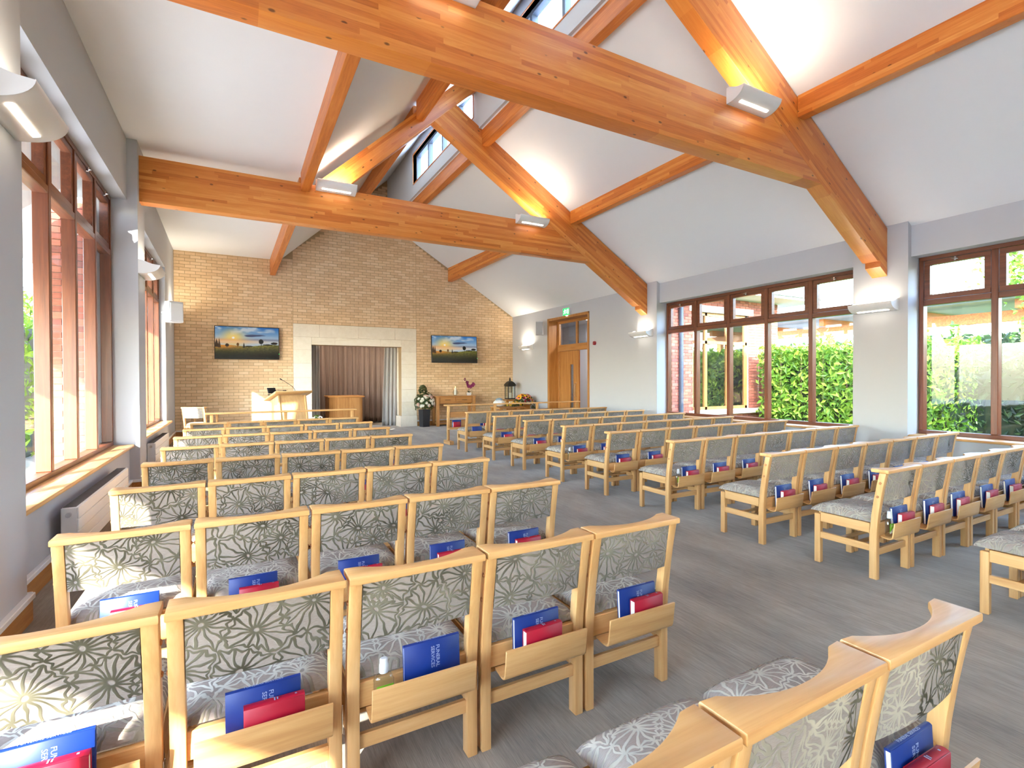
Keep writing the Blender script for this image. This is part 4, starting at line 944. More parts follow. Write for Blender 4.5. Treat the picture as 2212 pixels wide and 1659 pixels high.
# loudspeakers
t = thing('loudspeaker', 'white loudspeaker on left wall near the brick corner', 'loudspeaker', (-1.08, 11.75, 2.58), R(35), 'wall loudspeakers')
m = MB(); m.poly([(-0.13, -0.10), (0.13, -0.10), (0.15, 0.02), (0.08, 0.13), (-0.08, 0.13), (-0.15, 0.02)], 0, 0.40, 'z', bev=0.01); link('cabinet', m.mesh('cabinet'), 'whiteplastic', t)
m = MB(); m.box(-0.115, 0.115, -0.112, -0.102, 0.03, 0.37, bev=0.004); link('grille', m.mesh('grille'), 'whiteplastic', t)
m = MB(); m.tube([(0, 0.12, 0.2), (-0.10, 0.22, 0.2)], 0.015); link('bracket', m.mesh('bracket'), 'whiteplastic', t)
t = thing('loudspeaker', 'grey fronted loudspeaker on a bracket left of the door', 'loudspeaker', (7.62, 12.35, 2.72), R(-32), 'wall loudspeakers')
link('cabinet', bxm(-0.11, 0.11, -0.08, 0.12, 0, 0.38, bev=0.012).mesh('cabinet'), 'whiteplastic', t); link('grille', bxm(-0.10, 0.10, -0.09, -0.079, 0.015, 0.365, bev=0.004).mesh('grille'), 'grey', t)
m = MB(); m.tube([(-0.05, 0.12, 0.07), (-0.05, 0.3, 0.05), (-0.05, 0.42, 0.04)], 0.018); link('bracket', m.mesh('bracket'), 'whiteplastic', t)
# fire alarm + exit sign + sockets
t = thing('fire_alarm', 'round red fire alarm sounder right of the door', 'alarm', (RX, 10.12, 2.35), R(90))
m = MB(); m.loft([[(r*math.cos(2*PI*k/20), y, r*math.sin(2*PI*k/20)) for k in range(20)] for r, y in ((0.05, 0.0), (0.05, 0.03), (0.042, 0.05), (0.03, 0.055))]); link('body', m.mesh('body'), 'red', t)
m = MB(); m.ball((0.015, 0.055, 0.0), 0.012, 1); link('strobe', m.mesh('strobe'), 'white', t)
t = thing('exit_sign', 'green running man exit sign above the oak door', 'sign', (RX, 11.30, 3.27), R(90))
link('housing', bxm(-0.16, 0.16, 0.0, 0.06, -0.095, 0.105, bev=0.006).mesh('housing'), 'whiteplastic', t)
link('panel', bxm(-0.15, 0.15, 0.06, 0.064, -0.09, 0.10).mesh('panel'), MAT.setdefault('exitgreen', emit('exit_green', (0.02, 0.55, 0.14, 1), 0.45)), t)
MAT['exitwhite'] = emit('exit_white', (0.9, 1, 0.92, 1), 0.8)
m = MB(); Y_ = (0.064, 0.066)
# mirrored so that it reads correctly from the room (local +X points towards the camera side)
def pm(pts): m.poly(pts, *Y_, 'y')
pm([(0.065, -0.06), (0.12, -0.06), (0.12, 0.07), (0.065, 0.07)])
pm([(0.012, 0.06), (0.022, 0.06), (0.022, -0.02), (0.034, -0.02), (0.017, -0.045), (0.0, -0.02), (0.012, -0.02)])
pm([(-0.05+0.014*math.cos(2*PI*k/10), 0.062+0.014*math.sin(2*PI*k/10)) for k in range(10)])
pm([(-0.062, 0.045), (-0.045, 0.048), (-0.058, -0.005), (-0.078, 0.0)])
for a, b in (((-0.055, 0.04), (-0.025, 0.02)), ((-0.025, 0.02), (-0.012, 0.035)), ((-0.06, 0.042), (-0.09, 0.03)), ((-0.09, 0.03), (-0.10, 0.008)), ((-0.062, 0.0), (-0.035, -0.015)), ((-0.035, -0.015), (-0.045, -0.06)), ((-0.072, 0.0), (-0.085, -0.035)), ((-0.085, -0.035), (-0.12, -0.05))):
    d = Vector((b[0]-a[0], b[1]-a[1])).normalized()*0.0065; n_ = (-d.y, d.x); pm([(a[0]-n_[0], a[1]-n_[1]), (b[0]-n_[0], b[1]-n_[1]), (b[0]+n_[0], b[1]+n_[1]), (a[0]+n_[0], a[1]+n_[1])])
mm = m.mesh('pictogram')
o = link('pictogram', mm, 'exitwhite', t); o.scale = (-1, 1, 1)
m = MB(); m.lathe([(0.03, -0.018), (0.04, -0.01), (0.04, 0)], 14, (0, 0.03, -0.097)); link('downlight', m.mesh('downlight'), 'exitwhite', t)

# radiators
def radiator(label, x, y0, y1, z0, z1):
    t = thing('radiator', label, 'radiator', (x, (y0+y1)/2, 0)); h = (y1-y0)/2
    link('body', bxm(-0.10, -0.002, -h, h, z0, z1, bev=0.006).mesh('body'), 'white', t)
    for k in range(4):
        a = z0+(z1-z0)*k/4; b = z0+(z1-z0)*(k+1)/4; link('front_panel', bxm(-0.004, 0.006, -h, h, a+0.003, b-0.003, bev=0.002).mesh('front_panel'), 'white', t)
    m = MB(); n = int(h*2/0.03)
    for k in range(n): yy = -h+0.03+(2*h-0.06)*k/(n-1); m.box(-0.09, -0.012, yy-0.008, yy+0.008, z1, z1+0.004)
    g = link('top_grille_shade', m.mesh('top_grille_shade'), MAT.setdefault('slot', plain('grille_shadow', srgb(90, 90, 92), 0.6)), t)  # dark raised strips stand in for shade in the grille slots
    m = MB(); m.tube([(-0.05, -h-0.004, z1-0.05), (-0.05, -h-0.03, z1-0.05)], 0.018, 12); link('valve', m.mesh('valve'), 'chrome', t)
radiator('long white radiator under the sunlit left window', -1.065, 4.90, 6.87, 0.14, 0.5)
radiator('white radiator under the left window nearest brick wall', -1.11, 9.35, 11.08, 0.12, 0.5)

# sideboard
zf = 0.085
t = thing('console_table', 'oak console table with two drawers below the right television', 'table', (5.70, 14.13, zf)); hw = 0.62
link('top', bxm(-hw-0.03, hw+0.03, -0.22, 0.22, 0.855, 0.885, bev=0.006).mesh('top'), 'oak_x', t)
link('apron', bxm(-hw+0.02, hw-0.02, -0.17, 0.19, 0.66, 0.854).mesh('apron'), 'oak_x', t)
for sx in (-1, 1):
    for yy in (-0.175, 0.175): link('leg', bxm(sx*(hw-0.045)-0.042, sx*(hw-0.045)+0.042, yy-0.042, yy+0.042, 0, 0.854, bev=0.005).mesh('leg'), 'oak_z', t)
    d = link('drawer', bxm(sx*0.265-0.245, sx*0.265+0.245, -0.190, -0.169, 0.685, 0.840, bev=0.005).mesh('drawer'), 'oak_x', t)
    m = MB(); m.tube([(sx*0.265-0.08, -0.190, 0.765), (sx*0.265-0.07, -0.208, 0.765), (sx*0.265+0.07, -0.208, 0.765), (sx*0.265+0.08, -0.190, 0.765)], 0.006, 8); link('handle', m.mesh('handle'), 'darkmetal', d)
link('shelf', bxm(-hw+0.04, hw-0.04, -0.17, 0.17, 0.06, 0.10).mesh('shelf'), 'oak_x', t)
# candle in a glass
t = thing('pillar_candle', 'cream pillar candle in a round glass on the console table', 'candle', (5.72, 14.05, 0.972))
m = MB(); m.lathe([(0.035, 0.022), (0.035, 0.225), (0.028, 0.23)], 16); link('wax', m.mesh('wax'), 'wax', t)
m = MB(); m.ball((0, 0, 0.255), 0.016, 2, (0.8, 0.8, 1.5)); link('flame', m.mesh('flame'), MAT.setdefault('flame', emit('flame', (1, 0.5, 0.12, 1), 2.5)), t)
m = MB(); m.lathe([(0.055, 0.0), (0.055, 0.012), (0.02, 0.018), (0.06, 0.03), (0.082, 0.08), (0.078, 0.13), (0.062, 0.165)], 20, cap=False); link('glass', m.mesh('glass'), 'clear', t)
# leaves / petals helpers
def leaf_cloud(P, N, size, aspect=0.5, seed=1, fold=0.25):
    g = np.random.default_rng(seed); n = len(P); T = g.normal(size=(n, 3)); T -= (T*N).sum(1)[:, None]*N; T /= np.linalg.norm(T, axis=1)[:, None]+1e-9
    B = np.cross(N, T); s = size*(0.7+0.6*g.random(n))[:, None]
    a = P - T*s*0.5; b = P+B*s*aspect*0.5+N*s*fold*0.3; c = P+T*s*0.5-N*s*0.12; d = P-B*s*aspect*0.5+N*s*fold*0.3
    V = np.stack([a, b, c, d], 1).reshape(-1, 3); F = np.arange(4*n).reshape(-1, 4)
    F = np.concatenate([F[:, [0, 1, 2]], F[:, [0, 2, 3]]], 0)
    me = bpy.data.meshes.new('foliage'); me.from_pydata(V.tolist(), [], F.tolist()); me.update(); return me
def dome_pts(n, c, r, seed, lo=-0.3):
    g = np.random.default_rng(seed); D = g.normal(size=(n*3, 3)); D /= np.linalg.norm(D, axis=1)[:, None]; D = D[D[:, 2] > lo][:n]
    k = (0.75+0.3*g.random(len(D)))[:, None]; return np.array(c)+D*np.array(r)*k, D
def rose(r, seed):
    g = random.Random(seed); m = MB(); m.ball((0, 0, 0), r*0.55, 1)
    for ring, (k, rr, up) in enumerate(((5, 0.55, 0.5), (6, 0.85, 0.15))):
        for i in range(k):
            a = 2*PI*i/k+ring*0.5; c_ = Vector((math.cos(a), math.sin(a), 0)); s_ = Vector((-c_.y, c_.x, 0))
            pts = [c_*rr*r*0.5-Vector((0, 0, r*0.35)), c_*rr*r+s_*r*0.45+Vector((0, 0, up*r*0.6)), c_*rr*r*1.1+Vector((0, 0, up*r)), c_*rr*r-s_*r*0.45+Vector((0, 0, up*r*0.6))]
            m.b.faces.new([m.b.verts.new(p) for p in pts])
    return m.mesh('bloom', 60)
def daisy(r, k, seed, L=1.0):
    m = MB()
    for i in range(k):
        a = 2*PI*i/k; c_ = Vector((math.cos(a), math.sin(a), 0)); s_ = Vector((-c_.y, c_.x, 0)); w_ = 2*r*math.sin(PI/k)*1.1
        m.b.faces.new([m.b.verts.new(p) for p in (c_*r*0.25, c_*r*0.7+s_*w_*0.5+Vector((0, 0, r*0.12)), c_*r*L, c_*r*0.7-s_*w_*0.5+Vector((0, 0, r*0.12)))])
    return m.mesh('petals', 60)
PETAL = {k: plain('petal_'+k, srgb(*v), 0.6, var=0.08, scale=60) for k, v in dict(white=(240, 236, 224), blush=(236, 200, 184), yellow=(244, 200, 30), gold=(240, 165, 20), crimson=(150, 14, 40), pink=(236, 150, 180), orchid=(140, 40, 96)).items()}
PETAL['disc'] = plain('flower_disc', srgb(60, 36, 20), 0.8)
ROSE = rose(1.0, 1); DAISY = daisy(1.0, 12, 2)
def bloom(parent, name, me, mat, p, n, s):
    o = bpy.data.objects.new(name, me); C.objects.link(o)
    if not me.materials: me.materials.append(None)
    o.material_slots[0].link = 'OBJECT'; o.material_slots[0].material = PETAL[mat]
    o.parent = parent; o.location = p; o.scale = (s, s, s); o.rotation_euler = Vector(n).to_track_quat('Z', 'Y').to_euler(); return o
# tall dark vase of roses
t = thing('flower_vase', 'tall charcoal vase of white and blush roses beside the portal', 'vase', (4.77, 14.10, zf), R(12))
m = MB(); m.loft([[(-a, -a, z), (a, -a, z), (a, a, z), (-a, a, z)] for a, z in ((0.105, 0), (0.125, 0.50), (0.115, 0.50), (0.105, 0.42))]); link('vase', m.mesh('vase'), 'vase', t)
P_, D_ = dome_pts(420, (0, 0, 0.68), (0.30, 0.24, 0.34), 5, -0.5); P2, D2 = dome_pts(120, (-0.04, 0.02, 1.0), (0.13, 0.10, 0.22), 6, 0.0)
me = leaf_cloud(np.concatenate([P_, P2]), np.concatenate([D_, D2]), 0.10, 0.45, 3); o = link('foliage', me, 'flower_leaf', t); o['kind'] = 'stuff'
g = random.Random(4)
for i in range(34):
    a = g.uniform(-PI*0.95, 0.1); b = g.uniform(-0.35, 1.0); d = Vector((math.cos(a)*math.cos(b), math.sin(a)*math.cos(b)-0.15, math.sin(b))).normalized()
    bloom(t, 'rose', ROSE, 'white' if g.random() < 0.6 else 'blush', (d.x*0.30, d.y*0.25, 0.68+d.z*0.30), d, 0.05)
# orchid
t = thing('orchid', 'purple orchid in a white pot on the console table', 'plant', (6.16, 14.05, 0.972))
m = MB(); m.loft([[(-a, -a, z), (a, -a, z), (a, a, z), (-a, a, z)] for a, z in ((0.045, 0), (0.058, 0.085), (0.05, 0.085), (0.045, 0.07))]); link('pot', m.mesh('pot'), 'white', t)
m = MB()
for a in (0.3, 1.6, 2.9, 4.0, 5.4):
    d = Vector((math.cos(a), math.sin(a), 0)); s_ = Vector((-d.y, d.x, 0)); rr = [(0.0, 0.085, 0.012), (0.05, 0.125, 0.022), (0.11, 0.135, 0.016), (0.15, 0.12, 0.002)]
    L_ = [m.b.verts.new(d*r_-s_*w_+Vector((0, 0, z))) for r_, z, w_ in rr]; R2 = [m.b.verts.new(d*r_+s_*w_+Vector((0, 0, z))) for r_, z, w_ in rr]
    for i in range(3): m.b.faces.new((L_[i], L_[i+1], R2[i+1], R2[i]))
link('leaves', m.mesh('leaves', 60), 'leafdark', t)
stems = [[(0, 0, 0.09), (-0.01, 0, 0.22), (-0.05, -0.01, 0.36), (-0.13, -0.02, 0.47)], [(0, 0, 0.09), (0.02, 0, 0.20), (0.08, -0.01, 0.30), (0.13, -0.02, 0.36)]]
for s_ in stems: m = MB(); m.tube(s_, 0.004, 6); link('stem', m.mesh('stem'), 'leafdark', t)
g = random.Random(9)
for i in range(15):
    s_ = stems[i % 2]; u = g.uniform(0.45, 1.0)*3; k = min(2, int(u)); p = Vector(s_[k]).lerp(Vector(s_[k+1]), u-k)+Vector((g.uniform(-.03, .03), -0.02, g.uniform(-.02, .03)))
    bloom(t, 'orchid_flower', DAISY, 'orchid', p, (g.uniform(-.5, .5), -1, g.uniform(-.2, .4)), 0.05)
# lantern on a small stand
t = thing('side_stand', 'small pale wooden stand under the lantern in the corner', 'table', (7.50, 13.92, zf))
link('top', bxm(-0.24, 0.20, -0.2, 0.2, 0.72, 0.745, bev=0.004).mesh('top'), 'oak_x', t)
for sx in (-0.20, 0.16):
    for sy in (-0.16, 0.16): link('leg', bxm(sx-0.022, sx+0.022, sy-0.022, sy+0.022, 0, 0.72).mesh('leg'), 'oak_z', t)
link('panel', bxm(-0.18, 0.14, -0.165, -0.155, 0.35, 0.72).mesh('panel'), 'oak_x', t)
t = thing('lantern', 'tall dark metal lantern with glass sides in the corner', 'lantern', (7.49, 13.90, zf+0.745))
m = MB(); m.box(-0.125, 0.125, -0.125, 0.125, 0, 0.035, bev=0.005); m.box(-0.13, 0.13, -0.13, 0.13, 0.40, 0.425, bev=0.005); link('frame', m.mesh('frame'), 'darkmetal', t)
for sx in (-1, 1):
    for sy in (-1, 1): link('post', bxm(sx*0.112-0.009, sx*0.112+0.009, sy*0.112-0.009, sy*0.112+0.009, 0.035, 0.40).mesh('post'), 'darkmetal', t)
for k in range(4):
    M = Matrix.Rotation(R(90*k), 4, 'Z'); link('pane', bxm(-0.10, 0.10, -0.114, -0.110, 0.036, 0.399, m=M).mesh('pane'), 'glass', t)
m = MB(); m.loft([[(sx*a, sy*a, z) for sx, sy in ((-1, -1), (1, -1), (1, 1), (-1, 1))] for a, z in ((0.145, 0.425), (0.135, 0.46), (0.10, 0.52), (0.055, 0.56), (0.03, 0.575))]); m.lathe([(0.028, 0.575), (0.03, 0.60), (0.018, 0.615), (0.028, 0.635), (0.024, 0.65), (0.008, 0.66), (0.008, 0.685)], 12); link('roof', m.mesh('roof'), 'darkmetal', t)
m = MB(); m.lathe([(0.05, 0.036), (0.05, 0.20)], 14); link('candle', m.mesh('candle'), 'wax', t)
# sunflower bouquet on a pedestal
t = thing('pedestal', 'plain oak pedestal under the sunflower arrangement', 'pedestal', (7.42, 12.97, zf))
m = MB(); m.box(-0.17, 0.17, -0.15, 0.15, 0.0, 0.60, bev=0.006); link('shaft', m.mesh('shaft'), 'oak_z', t); link('cap', bxm(-0.20, 0.20, -0.18, 0.18, 0.60, 0.63, bev=0.006).mesh('cap'), 'oak_x', t)
t = thing('flower_arrangement', 'sunflower and red rose arrangement trailing right, by the lantern', 'flowers', (7.44, 12.95, zf+0.63))
P_, D_ = dome_pts(380, (0, 0, 0.10), (0.30, 0.22, 0.20), 15, -0.2); P2, D2 = dome_pts(70, (0.36, 0, -0.03), (0.12, 0.08, 0.12), 16, -1)
P2 = P2[P2[:, 0]+7.44 < 7.84]; D2 = D2[:len(P2)]; kk = P_[:, 0]+7.44 < 7.84
o = link('foliage', leaf_cloud(np.concatenate([P_[kk], P2]), np.concatenate([D_[kk], D2]), 0.06, 0.5, 8), 'flower_leaf', t); o['kind'] = 'stuff'
g = random.Random(12)
for i in range(26):
    a = g.uniform(-PI, 0.2); b = g.uniform(0.0, 1.25); d = Vector((math.cos(a)*math.cos(b), math.sin(a)*math.cos(b)-0.1, math.sin(b))).normalized(); p = Vector((d.x*0.29, d.y*0.22, 0.10+d.z*0.20))
    if p.x+7.44 > 7.80: continue
    if i % 3 == 0:
        f_ = bloom(t, 'sunflower', DAISY, 'gold' if i % 2 else 'yellow', p, d, 0.075); m_ = MB(); m_.ball((0, 0, 0.05), 0.36, 1, (1, 1, 0.4)); q = m_.mesh('disc'); q.materials.append(PETAL['disc']); link('disc', q, None, f_)
    else: bloom(t, 'rose', ROSE, ('crimson', 'crimson', 'pink')[i % 3] if i % 4 else 'pink', p, d, 0.042)
# low display table with pumpkin and yellow flowers
t = thing('low_table', 'low oak display table behind the right pew front', 'table', (6.60, 12.35, floor_z(12.35)))
link('top', bxm(-0.42, 0.42, -0.30, 0.30, 0.59, 0.62, bev=0.005).mesh('top'), 'oak_x', t)
for sx in (-0.37, 0.37):
    for sy in (-0.25, 0.25): link('leg', bxm(sx-0.03, sx+0.03, sy-0.03, sy+0.03, 0, 0.59).mesh('leg'), 'oak_z', t)
t = thing('white_pumpkin', 'white ribbed pumpkin topped with blue flowers', 'pumpkin', (6.36, 12.44, 0.695))
rings = []
for j in range(11):
    a = -PI/2+PI*j/10; rings.append([((0.165*math.cos(a)+1e-4)*(1-0.09*abs(math.sin(k*PI/4)) if 0 else 1+0.06*math.cos(k*PI/2.0))*math.cos(2*PI*k/32), (0.165*math.cos(a)+1e-4)*(1+0.06*math.cos(k*PI/2.0))*math.sin(2*PI*k/32), 0.10+0.095*math.sin(a)) for k in range(32)])
m = MB(); m.loft(rings); link('shell', m.mesh('shell', 80), 'white', t)
P_, D_ = dome_pts(70, (0, 0, 0.19), (0.10, 0.10, 0.05), 31, 0.0); MAT['bluegrey'] = plain('blue_petals', srgb(150, 170, 186), 0.7, var=0.2, scale=40)
link('blue_flowers', leaf_cloud(P_, D_, 0.05, 0.8, 5), 'bluegrey', t)
t = thing('yellow_posy', 'low posy of yellow and white flowers behind the pew front', 'flowers', (6.72, 12.25, 0.695))
P_, D_ = dome_pts(260, (0, 0, 0.03), (0.30, 0.13, 0.10), 41, -0.1); o = link('foliage', leaf_cloud(P_, D_, 0.05, 0.5, 6), 'flower_leaf', t); o['kind'] = 'stuff'
g = random.Random(22)
for i in range(24):
    a = g.uniform(-PI, 0); b = g.uniform(0.1, 1.2); d = Vector((math.cos(a)*math.cos(b), math.sin(a)*math.cos(b), math.sin(b)))
    bloom(t, 'flower', ROSE if i % 2 else DAISY, 'yellow' if (i % 3) else 'white', (d.x*0.30, d.y*0.13, 0.03+d.z*0.11), d, 0.034)
# small white lilies by the lectern
t = thing('lily_plant', 'small green plant with white blooms right of the lectern', 'plant', (1.52, 11.9, floor_z(11.9)))
m = MB(); m.lathe([(0.08, 0), (0.10, 0.2), (0.09, 0.2), (0.08, 0.15)], 16); link('pot', m.mesh('pot'), 'white', t)
P_, D_ = dome_pts(60, (0, 0, 0.42), (0.12, 0.12, 0.22), 51, -0.8); link('foliage', leaf_cloud(P_, D_, 0.16, 0.3, 9), 'leaf', t)
for i in range(4): bloom(t, 'lily', DAISY, 'white', (0.05*i-0.06, -0.06, 0.55+0.02*(i % 2)), (0.3, -1, 0.5), 0.055)
# armchair by the left wall
t = chair('wooden armchair with grey seat beside the left wall near the brickwork', -0.80, 12.75, R(-28), group=None, clip=False, tray=False); t.name = 'armchair'
for s in (-1, 1):
    link('armrest', bxm(s*0.245-0.03, s*0.245+0.03, -0.02, 0.42, 0.625, 0.65, bev=0.006).mesh('armrest'), 'ash_y', t)
    link('arm_post', bxm(s*0.245-0.018, s*0.245+0.018, 0.36, 0.40, 0.40, 0.625, bev=0.004).mesh('arm_post'), 'ash_z', t)

# ================================================================== OUTSIDE
g_ = bxm(-30, 60, -30, 60, -0.45, -0.12); struct('ground', g_, 'gravel')
mb = MB(); mb.box(9.2, 40, -20, 8.9, -0.115, -0.06); struct('lawn', mb, 'grass')
# left side: eaves, brick pier, shrub
mb = MB(); mb.poly([(-1.5, 3.75), (-3.0, 2.46), (-3.02, 2.66), (-1.5, 3.95)], -9, 7.3, 'y'); o = struct('eaves_left', mb, 'soffit', 'pale sloping eaves soffit outside the left windows')
mb = MB(); mb.box(-3.09, -3.0, -9, 7.3, 2.44, 2.70); link('fascia', mb.mesh('fascia'), 'fascia', o)
mb = MB(); mb.poly([(-1.5, 3.95), (-3.0, 3.42), (-3.02, 3.58), (-1.5, 4.12)], 7.3, 16, 'y'); o = struct('eaves_left_far', mb, 'soffit', 'higher eaves soffit outside the furthest left window')
mb = MB(); mb.box(-1.62, -1.5, YR, 17, -0.1, SILL_L-0.05); struct('wall_outer_left', mb, 'redmortar')
pier = tag(link('brick_pier', bxm(-1.88, -1.56, 7.62, 8.2, -0.12, 3.6).mesh('core'), 'redmortar'), 'red brick pier outside the tall left window', 'pier')
# bricks on the camera-facing side of the pier
rects = [r_ for r_ in courses(-1.88, -1.56, -0.1, 3.5, lambda x: 9)]
brickwork(pier, rects, 'redbrick', 7.60, 0.02, (-1.6, 0), 300)
def hedge(name, label, cat, box, n, size, mat, seed, extra=None):
    x0, x1, y0, y1, z0, z1 = box; g = np.random.default_rng(seed)
    t = thing(name, label, cat, ((x0+x1)/2, (y0+y1)/2, z0)); c_ = np.array([(x0+x1)/2, (y0+y1)/2, (z0+z1)/2]); h = np.array([(x1-x0)/2, (y1-y0)/2, (z1-z0)/2])
    # points near the surface of the box (rounded, lumpy)
    P = g.uniform(-1, 1, size=(n, 3)); ax = g.choice(3, n, p=[0.5, 0.2, 0.3]); sg = np.where(g.random(n) < 0.75, -1, 1); sg = np.where(ax == 2, 1, sg)
    P[np.arange(n), ax] = sg; N = np.zeros((n, 3)); N[np.arange(n), ax] = sg
    P = P*h*(1-0.18*g.random(n)**1.5)[:, None]; P += (np.sin(P[:, [1, 2, 0]]*4.1+seed)*0.10+g.normal(scale=0.06, size=(n, 3)))
    N = N+g.normal(scale=0.55, size=(n, 3)); N /= np.linalg.norm(N, axis=1)[:, None]
    P += c_-np.array([(x0+x1)/2, (y0+y1)/2, z0])
    if extra: 
        k = extra; Q = np.stack([g.uniform(-h[0], h[0], k), g.uniform(-h[1], h[1], k), np.zeros(k)], 1); L_ = g.uniform(0.15, 0.55, k)
        PP, NN = [], []
        for q, l_ in zip(Q, L_):
            for s in np.linspace(0, 1, 12): PP.append(q+[0.04*np.sin(9*s), 0.05*s, 2*h[2]-0.05+l_*s]); v_ = g.normal(size=3); NN.append(v_/np.linalg.norm(v_))
        P = np.concatenate([P, PP]); N = np.concatenate([N, NN])
    o = link('foliage', leaf_cloud(P, N, size, 0.42, seed), mat, t); o['kind'] = 'stuff'
    core = bxm(-h[0]*0.8, h[0]*0.8, -h[1]*0.93, h[1]*0.93, 0, 2*h[2]*0.86, bev=0.15); link('inner_growth', core.mesh('inner_growth'), MAT.setdefault('core', plain('hedge_shadow', srgb(30, 44, 18), 0.9, var=0.3, scale=14)), t)  # inner growth as one dark block, its shade put into the colour
    return t
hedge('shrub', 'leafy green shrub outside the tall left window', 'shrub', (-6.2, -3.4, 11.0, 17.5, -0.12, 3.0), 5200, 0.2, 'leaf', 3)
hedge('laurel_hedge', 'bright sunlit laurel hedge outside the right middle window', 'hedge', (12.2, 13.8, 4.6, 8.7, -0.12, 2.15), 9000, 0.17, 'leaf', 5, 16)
hedge('shaded_hedge', 'hedge outside the far right window, leaf colour darkened for shade', 'hedge', (10.4, 11.6, -4.0, 3.9, -0.12, 1.85), 11000, 0.13, 'leafdark', 7)
def tree(name, label, loc, h, r, n, size, mat, seed):
    t = thing(name, label, 'tree', loc); g = random.Random(seed)
    m = MB(); m.tube([(0, 0, 0), (0.03, 0.02, h*0.4), (0, 0.05, h*0.75), (0.05, 0, h)], [0.07, 0.055, 0.04, 0.02], 8)
    br = []
    for i in range(9):
        z = h*g.uniform(0.35, 0.95); a = g.uniform(0, 2*PI); L_ = r*g.uniform(0.6, 1.1); e = Vector((math.cos(a)*L_, math.sin(a)*L_, z+L_*0.5)); m.tube([(0, 0, z), (e.x*0.5, e.y*0.5, z+L_*0.3), e], [0.03, 0.02, 0.008], 6); br.append((Vector((0, 0, z)), e))
    link('trunk', m.mesh('trunk'), 'bark', t); q = np.random.default_rng(seed); PP = []
    for i in range(n):
        a, b = br[i % len(br)]; u = q.random()**0.6; PP.append(np.array(a.lerp(b, u))+q.normal(scale=r*0.16, size=3))
    N = q.normal(size=(n, 3)); N /= np.linalg.norm(N, axis=1)[:, None]
    o = link('crown', leaf_cloud(np.array(PP), N, size, 0.5, seed), mat, t); o['kind'] = 'stuff'
tree('small_tree', 'thin leafy tree behind the dark hedge, right window', (13.2, 3.4, -0.1), 3.6, 1.4, 5200, 0.12, 'leaf', 3)
tree('small_tree', 'second leafy tree at the far right window edge', (13.4, 0.6, -0.1), 3.8, 1.5, 5200, 0.12, 'leaf', 4)
hedge('tree_belt', 'distant belt of trees beyond the lawn', 'trees', (27, 31, -22, 26, -0.12, 3.2), 9000, 0.55, 'leafdark', 11)
# wing building with its own window, downpipe and flat roof
WY = 9.0
mb = MB()
for x0, x1, z0, z1 in ((8.25, 10.1, -0.12, 3.55), (12.25, 13.5, -0.12, 3.55), (10.1, 12.25, -0.12, 0.60), (10.1, 12.25, 3.15, 3.55)): mb.box(x0, x1, WY+0.02, WY+0.3, z0, z1)
wing = tag(link('wing_building', mb.mesh('front_wall'), 'redmortar'), 'red brick wing with timber window seen through the right window', 'building')
rects = courses(8.25, 10.1, -0.1, 3.5, lambda x: 9)+courses(12.25, 13.5, -0.1, 3.5, lambda x: 9)+courses(10.1, 12.25, -0.1, 0.55, lambda x: 9)+courses(10.1, 12.25, 3.32, 3.5, lambda x: 9)
brickwork(wing, rects, 'redbrick', WY, 0.02, (10, 0), 300)
link('side_wall', bxm(13.2, 13.48, WY+0.3, 16, -0.12, 3.55).mesh('side_wall'), 'redmortar', wing)
link('lintel', bxm(9.95, 12.4, WY-0.04, WY+0.25, 3.15, 3.32, bev=0.01).mesh('lintel'), 'stone', wing)
link('stone_sill', bxm(9.95, 12.7, WY-0.12, WY+0.2, 0.52, 0.64, bev=0.01).mesh('stone_sill'), 'stone', wing)
fr = MB()
for x in (10.1, 10.6, 11.45, 12.17): fr.box(x, x+0.08, WY+0.06, WY+0.16, 0.64, 3.15)
fr.box(10.1, 12.25, WY+0.06, WY+0.16, 3.07, 3.15); fr.box(10.1, 12.25, WY+0.06, WY+0.16, 0.64, 0.72); fr.box(10.1, 12.25, WY+0.06, WY+0.16, 2.35, 2.43)
wf_ = link('window_frame', fr.mesh('window_frame'), 'oak_z', wing)
for a, b in ((10.18, 10.6), (10.68, 11.45), (11.53, 12.17)):
    for c0, c1 in ((0.72, 2.35), (2.43, 3.07)): link('pane', bxm(a, b, WY+0.10, WY+0.108, c0, c1).mesh('pane'), 'mirrorglass', wf_)
m = MB(); m.tube([(9.62, WY-0.06, -0.12), (9.62, WY-0.06, 3.5)], 0.055, 12); link('downpipe', m.mesh('downpipe'), 'pipe', wing)
m = MB(); m.box(8.3, 14.3, WY-0.75, 17, 3.55, 3.62); link('soffit', m.mesh('soffit'), 'soffit', wing)
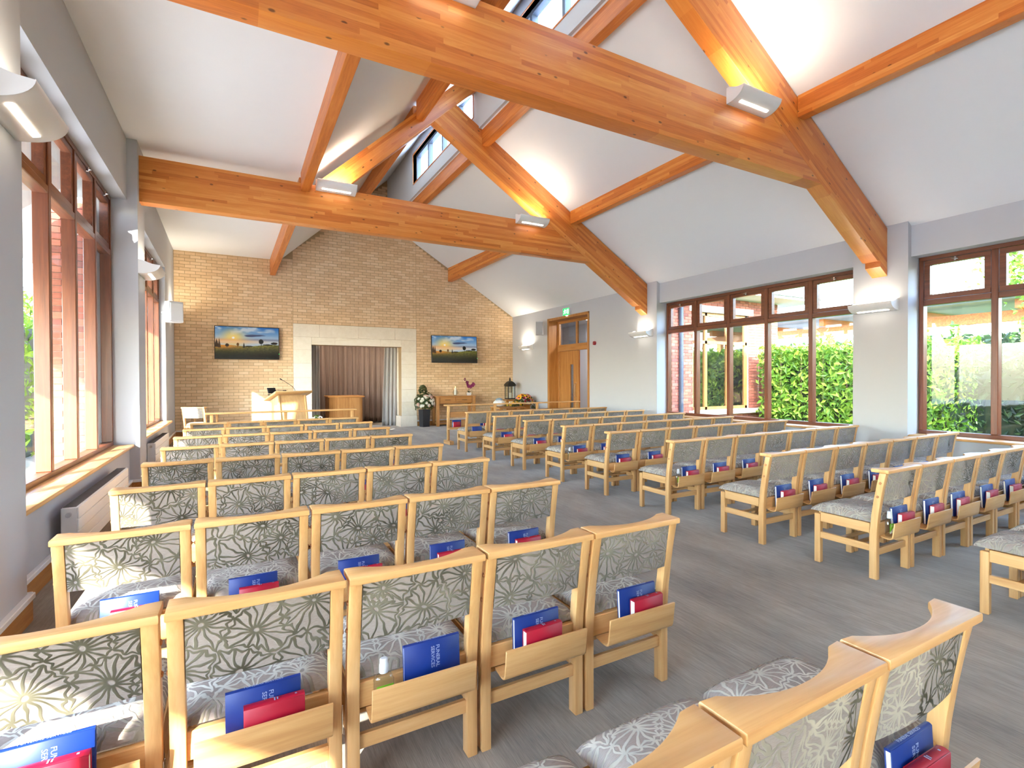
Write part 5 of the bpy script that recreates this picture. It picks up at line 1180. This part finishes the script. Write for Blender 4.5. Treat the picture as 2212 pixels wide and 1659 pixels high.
m = MB(); m.box(8.3, 14.35, WY-0.80, 17.05, 3.62, 3.92); link('fascia', m.mesh('fascia'), 'fascia', wing)
# corridor inside the wing seen through the open door
mb = MB(); mb.box(9.75, 9.9, 9.35, 14.5, 0, 3.3); mb.box(8.2, 9.9, 14.3, 14.5, 0, 3.3); mb.box(8.2, 9.9, 9.31, 9.42, 0, 3.3); mb.box(8.2, 9.9, 9.35, 14.5, 3.2, 3.3)
struct('wall_corridor', mb, 'wall')
mb = MB(); mb.box(8.4, 9.8, 9.4, 14.4, -0.2, 0.03); struct('floor_corridor', mb, 'carpet')
t = thing('corridor_radiator', 'white ribbed radiator glimpsed through the open door', 'radiator', (9.72, 11.6, 0.03))
for k in range(6): link('panel', bxm(-0.06, 0, -0.6, 0.6, 0.12+0.09*k, 0.12+0.09*k+0.082, bev=0.004).mesh('panel'), 'white', t)
t = thing('added_corridor_light', 'added ceiling light brightening the corridor beyond the door', 'ceiling light', (9.0, 11.5, 3.2))  # lamp added to whiten the corridor, its real source is unknown
link('diffuser', bxm(-0.25, 0.25, -0.25, 0.25, -0.05, 0.0, bev=0.01).mesh('diffuser'), MAT.setdefault('panel', emit('panel_light', (1, 0.98, 0.96, 1), 30)), t)
# open-sided canopy with orange beams beyond the hedge
t = thing('canopy', 'low open canopy with orange beams beyond the hedge', 'canopy', (20, 6, -0.1)); 
link('roof', bxm(-2.2, 3.5, -4.2, 9, 3.75, 3.95).mesh('roof'), 'fascia', t); link('soffit', bxm(-1.9, 3.3, -4.0, 8.8, 3.66, 3.75).mesh('soffit'), 'fascia', t)  # soffit takes the darker fascia grey in place of underside shade
for yy in (-3.2, -0.6, 2.0, 4.6, 7.2): link('post', bxm(-1.1, -0.9, yy-0.1, yy+0.1, 0, 3.2).mesh('post'), 'softwood', t); link('cross_beam', bxm(-1.6, 3.0, yy-0.08, yy+0.08, 3.42, 3.66).mesh('cross_beam'), 'softwood', t)
link('main_beam', bxm(-1.12, -0.88, -4, 8.8, 3.12, 3.42).mesh('main_beam'), 'softwood', t)
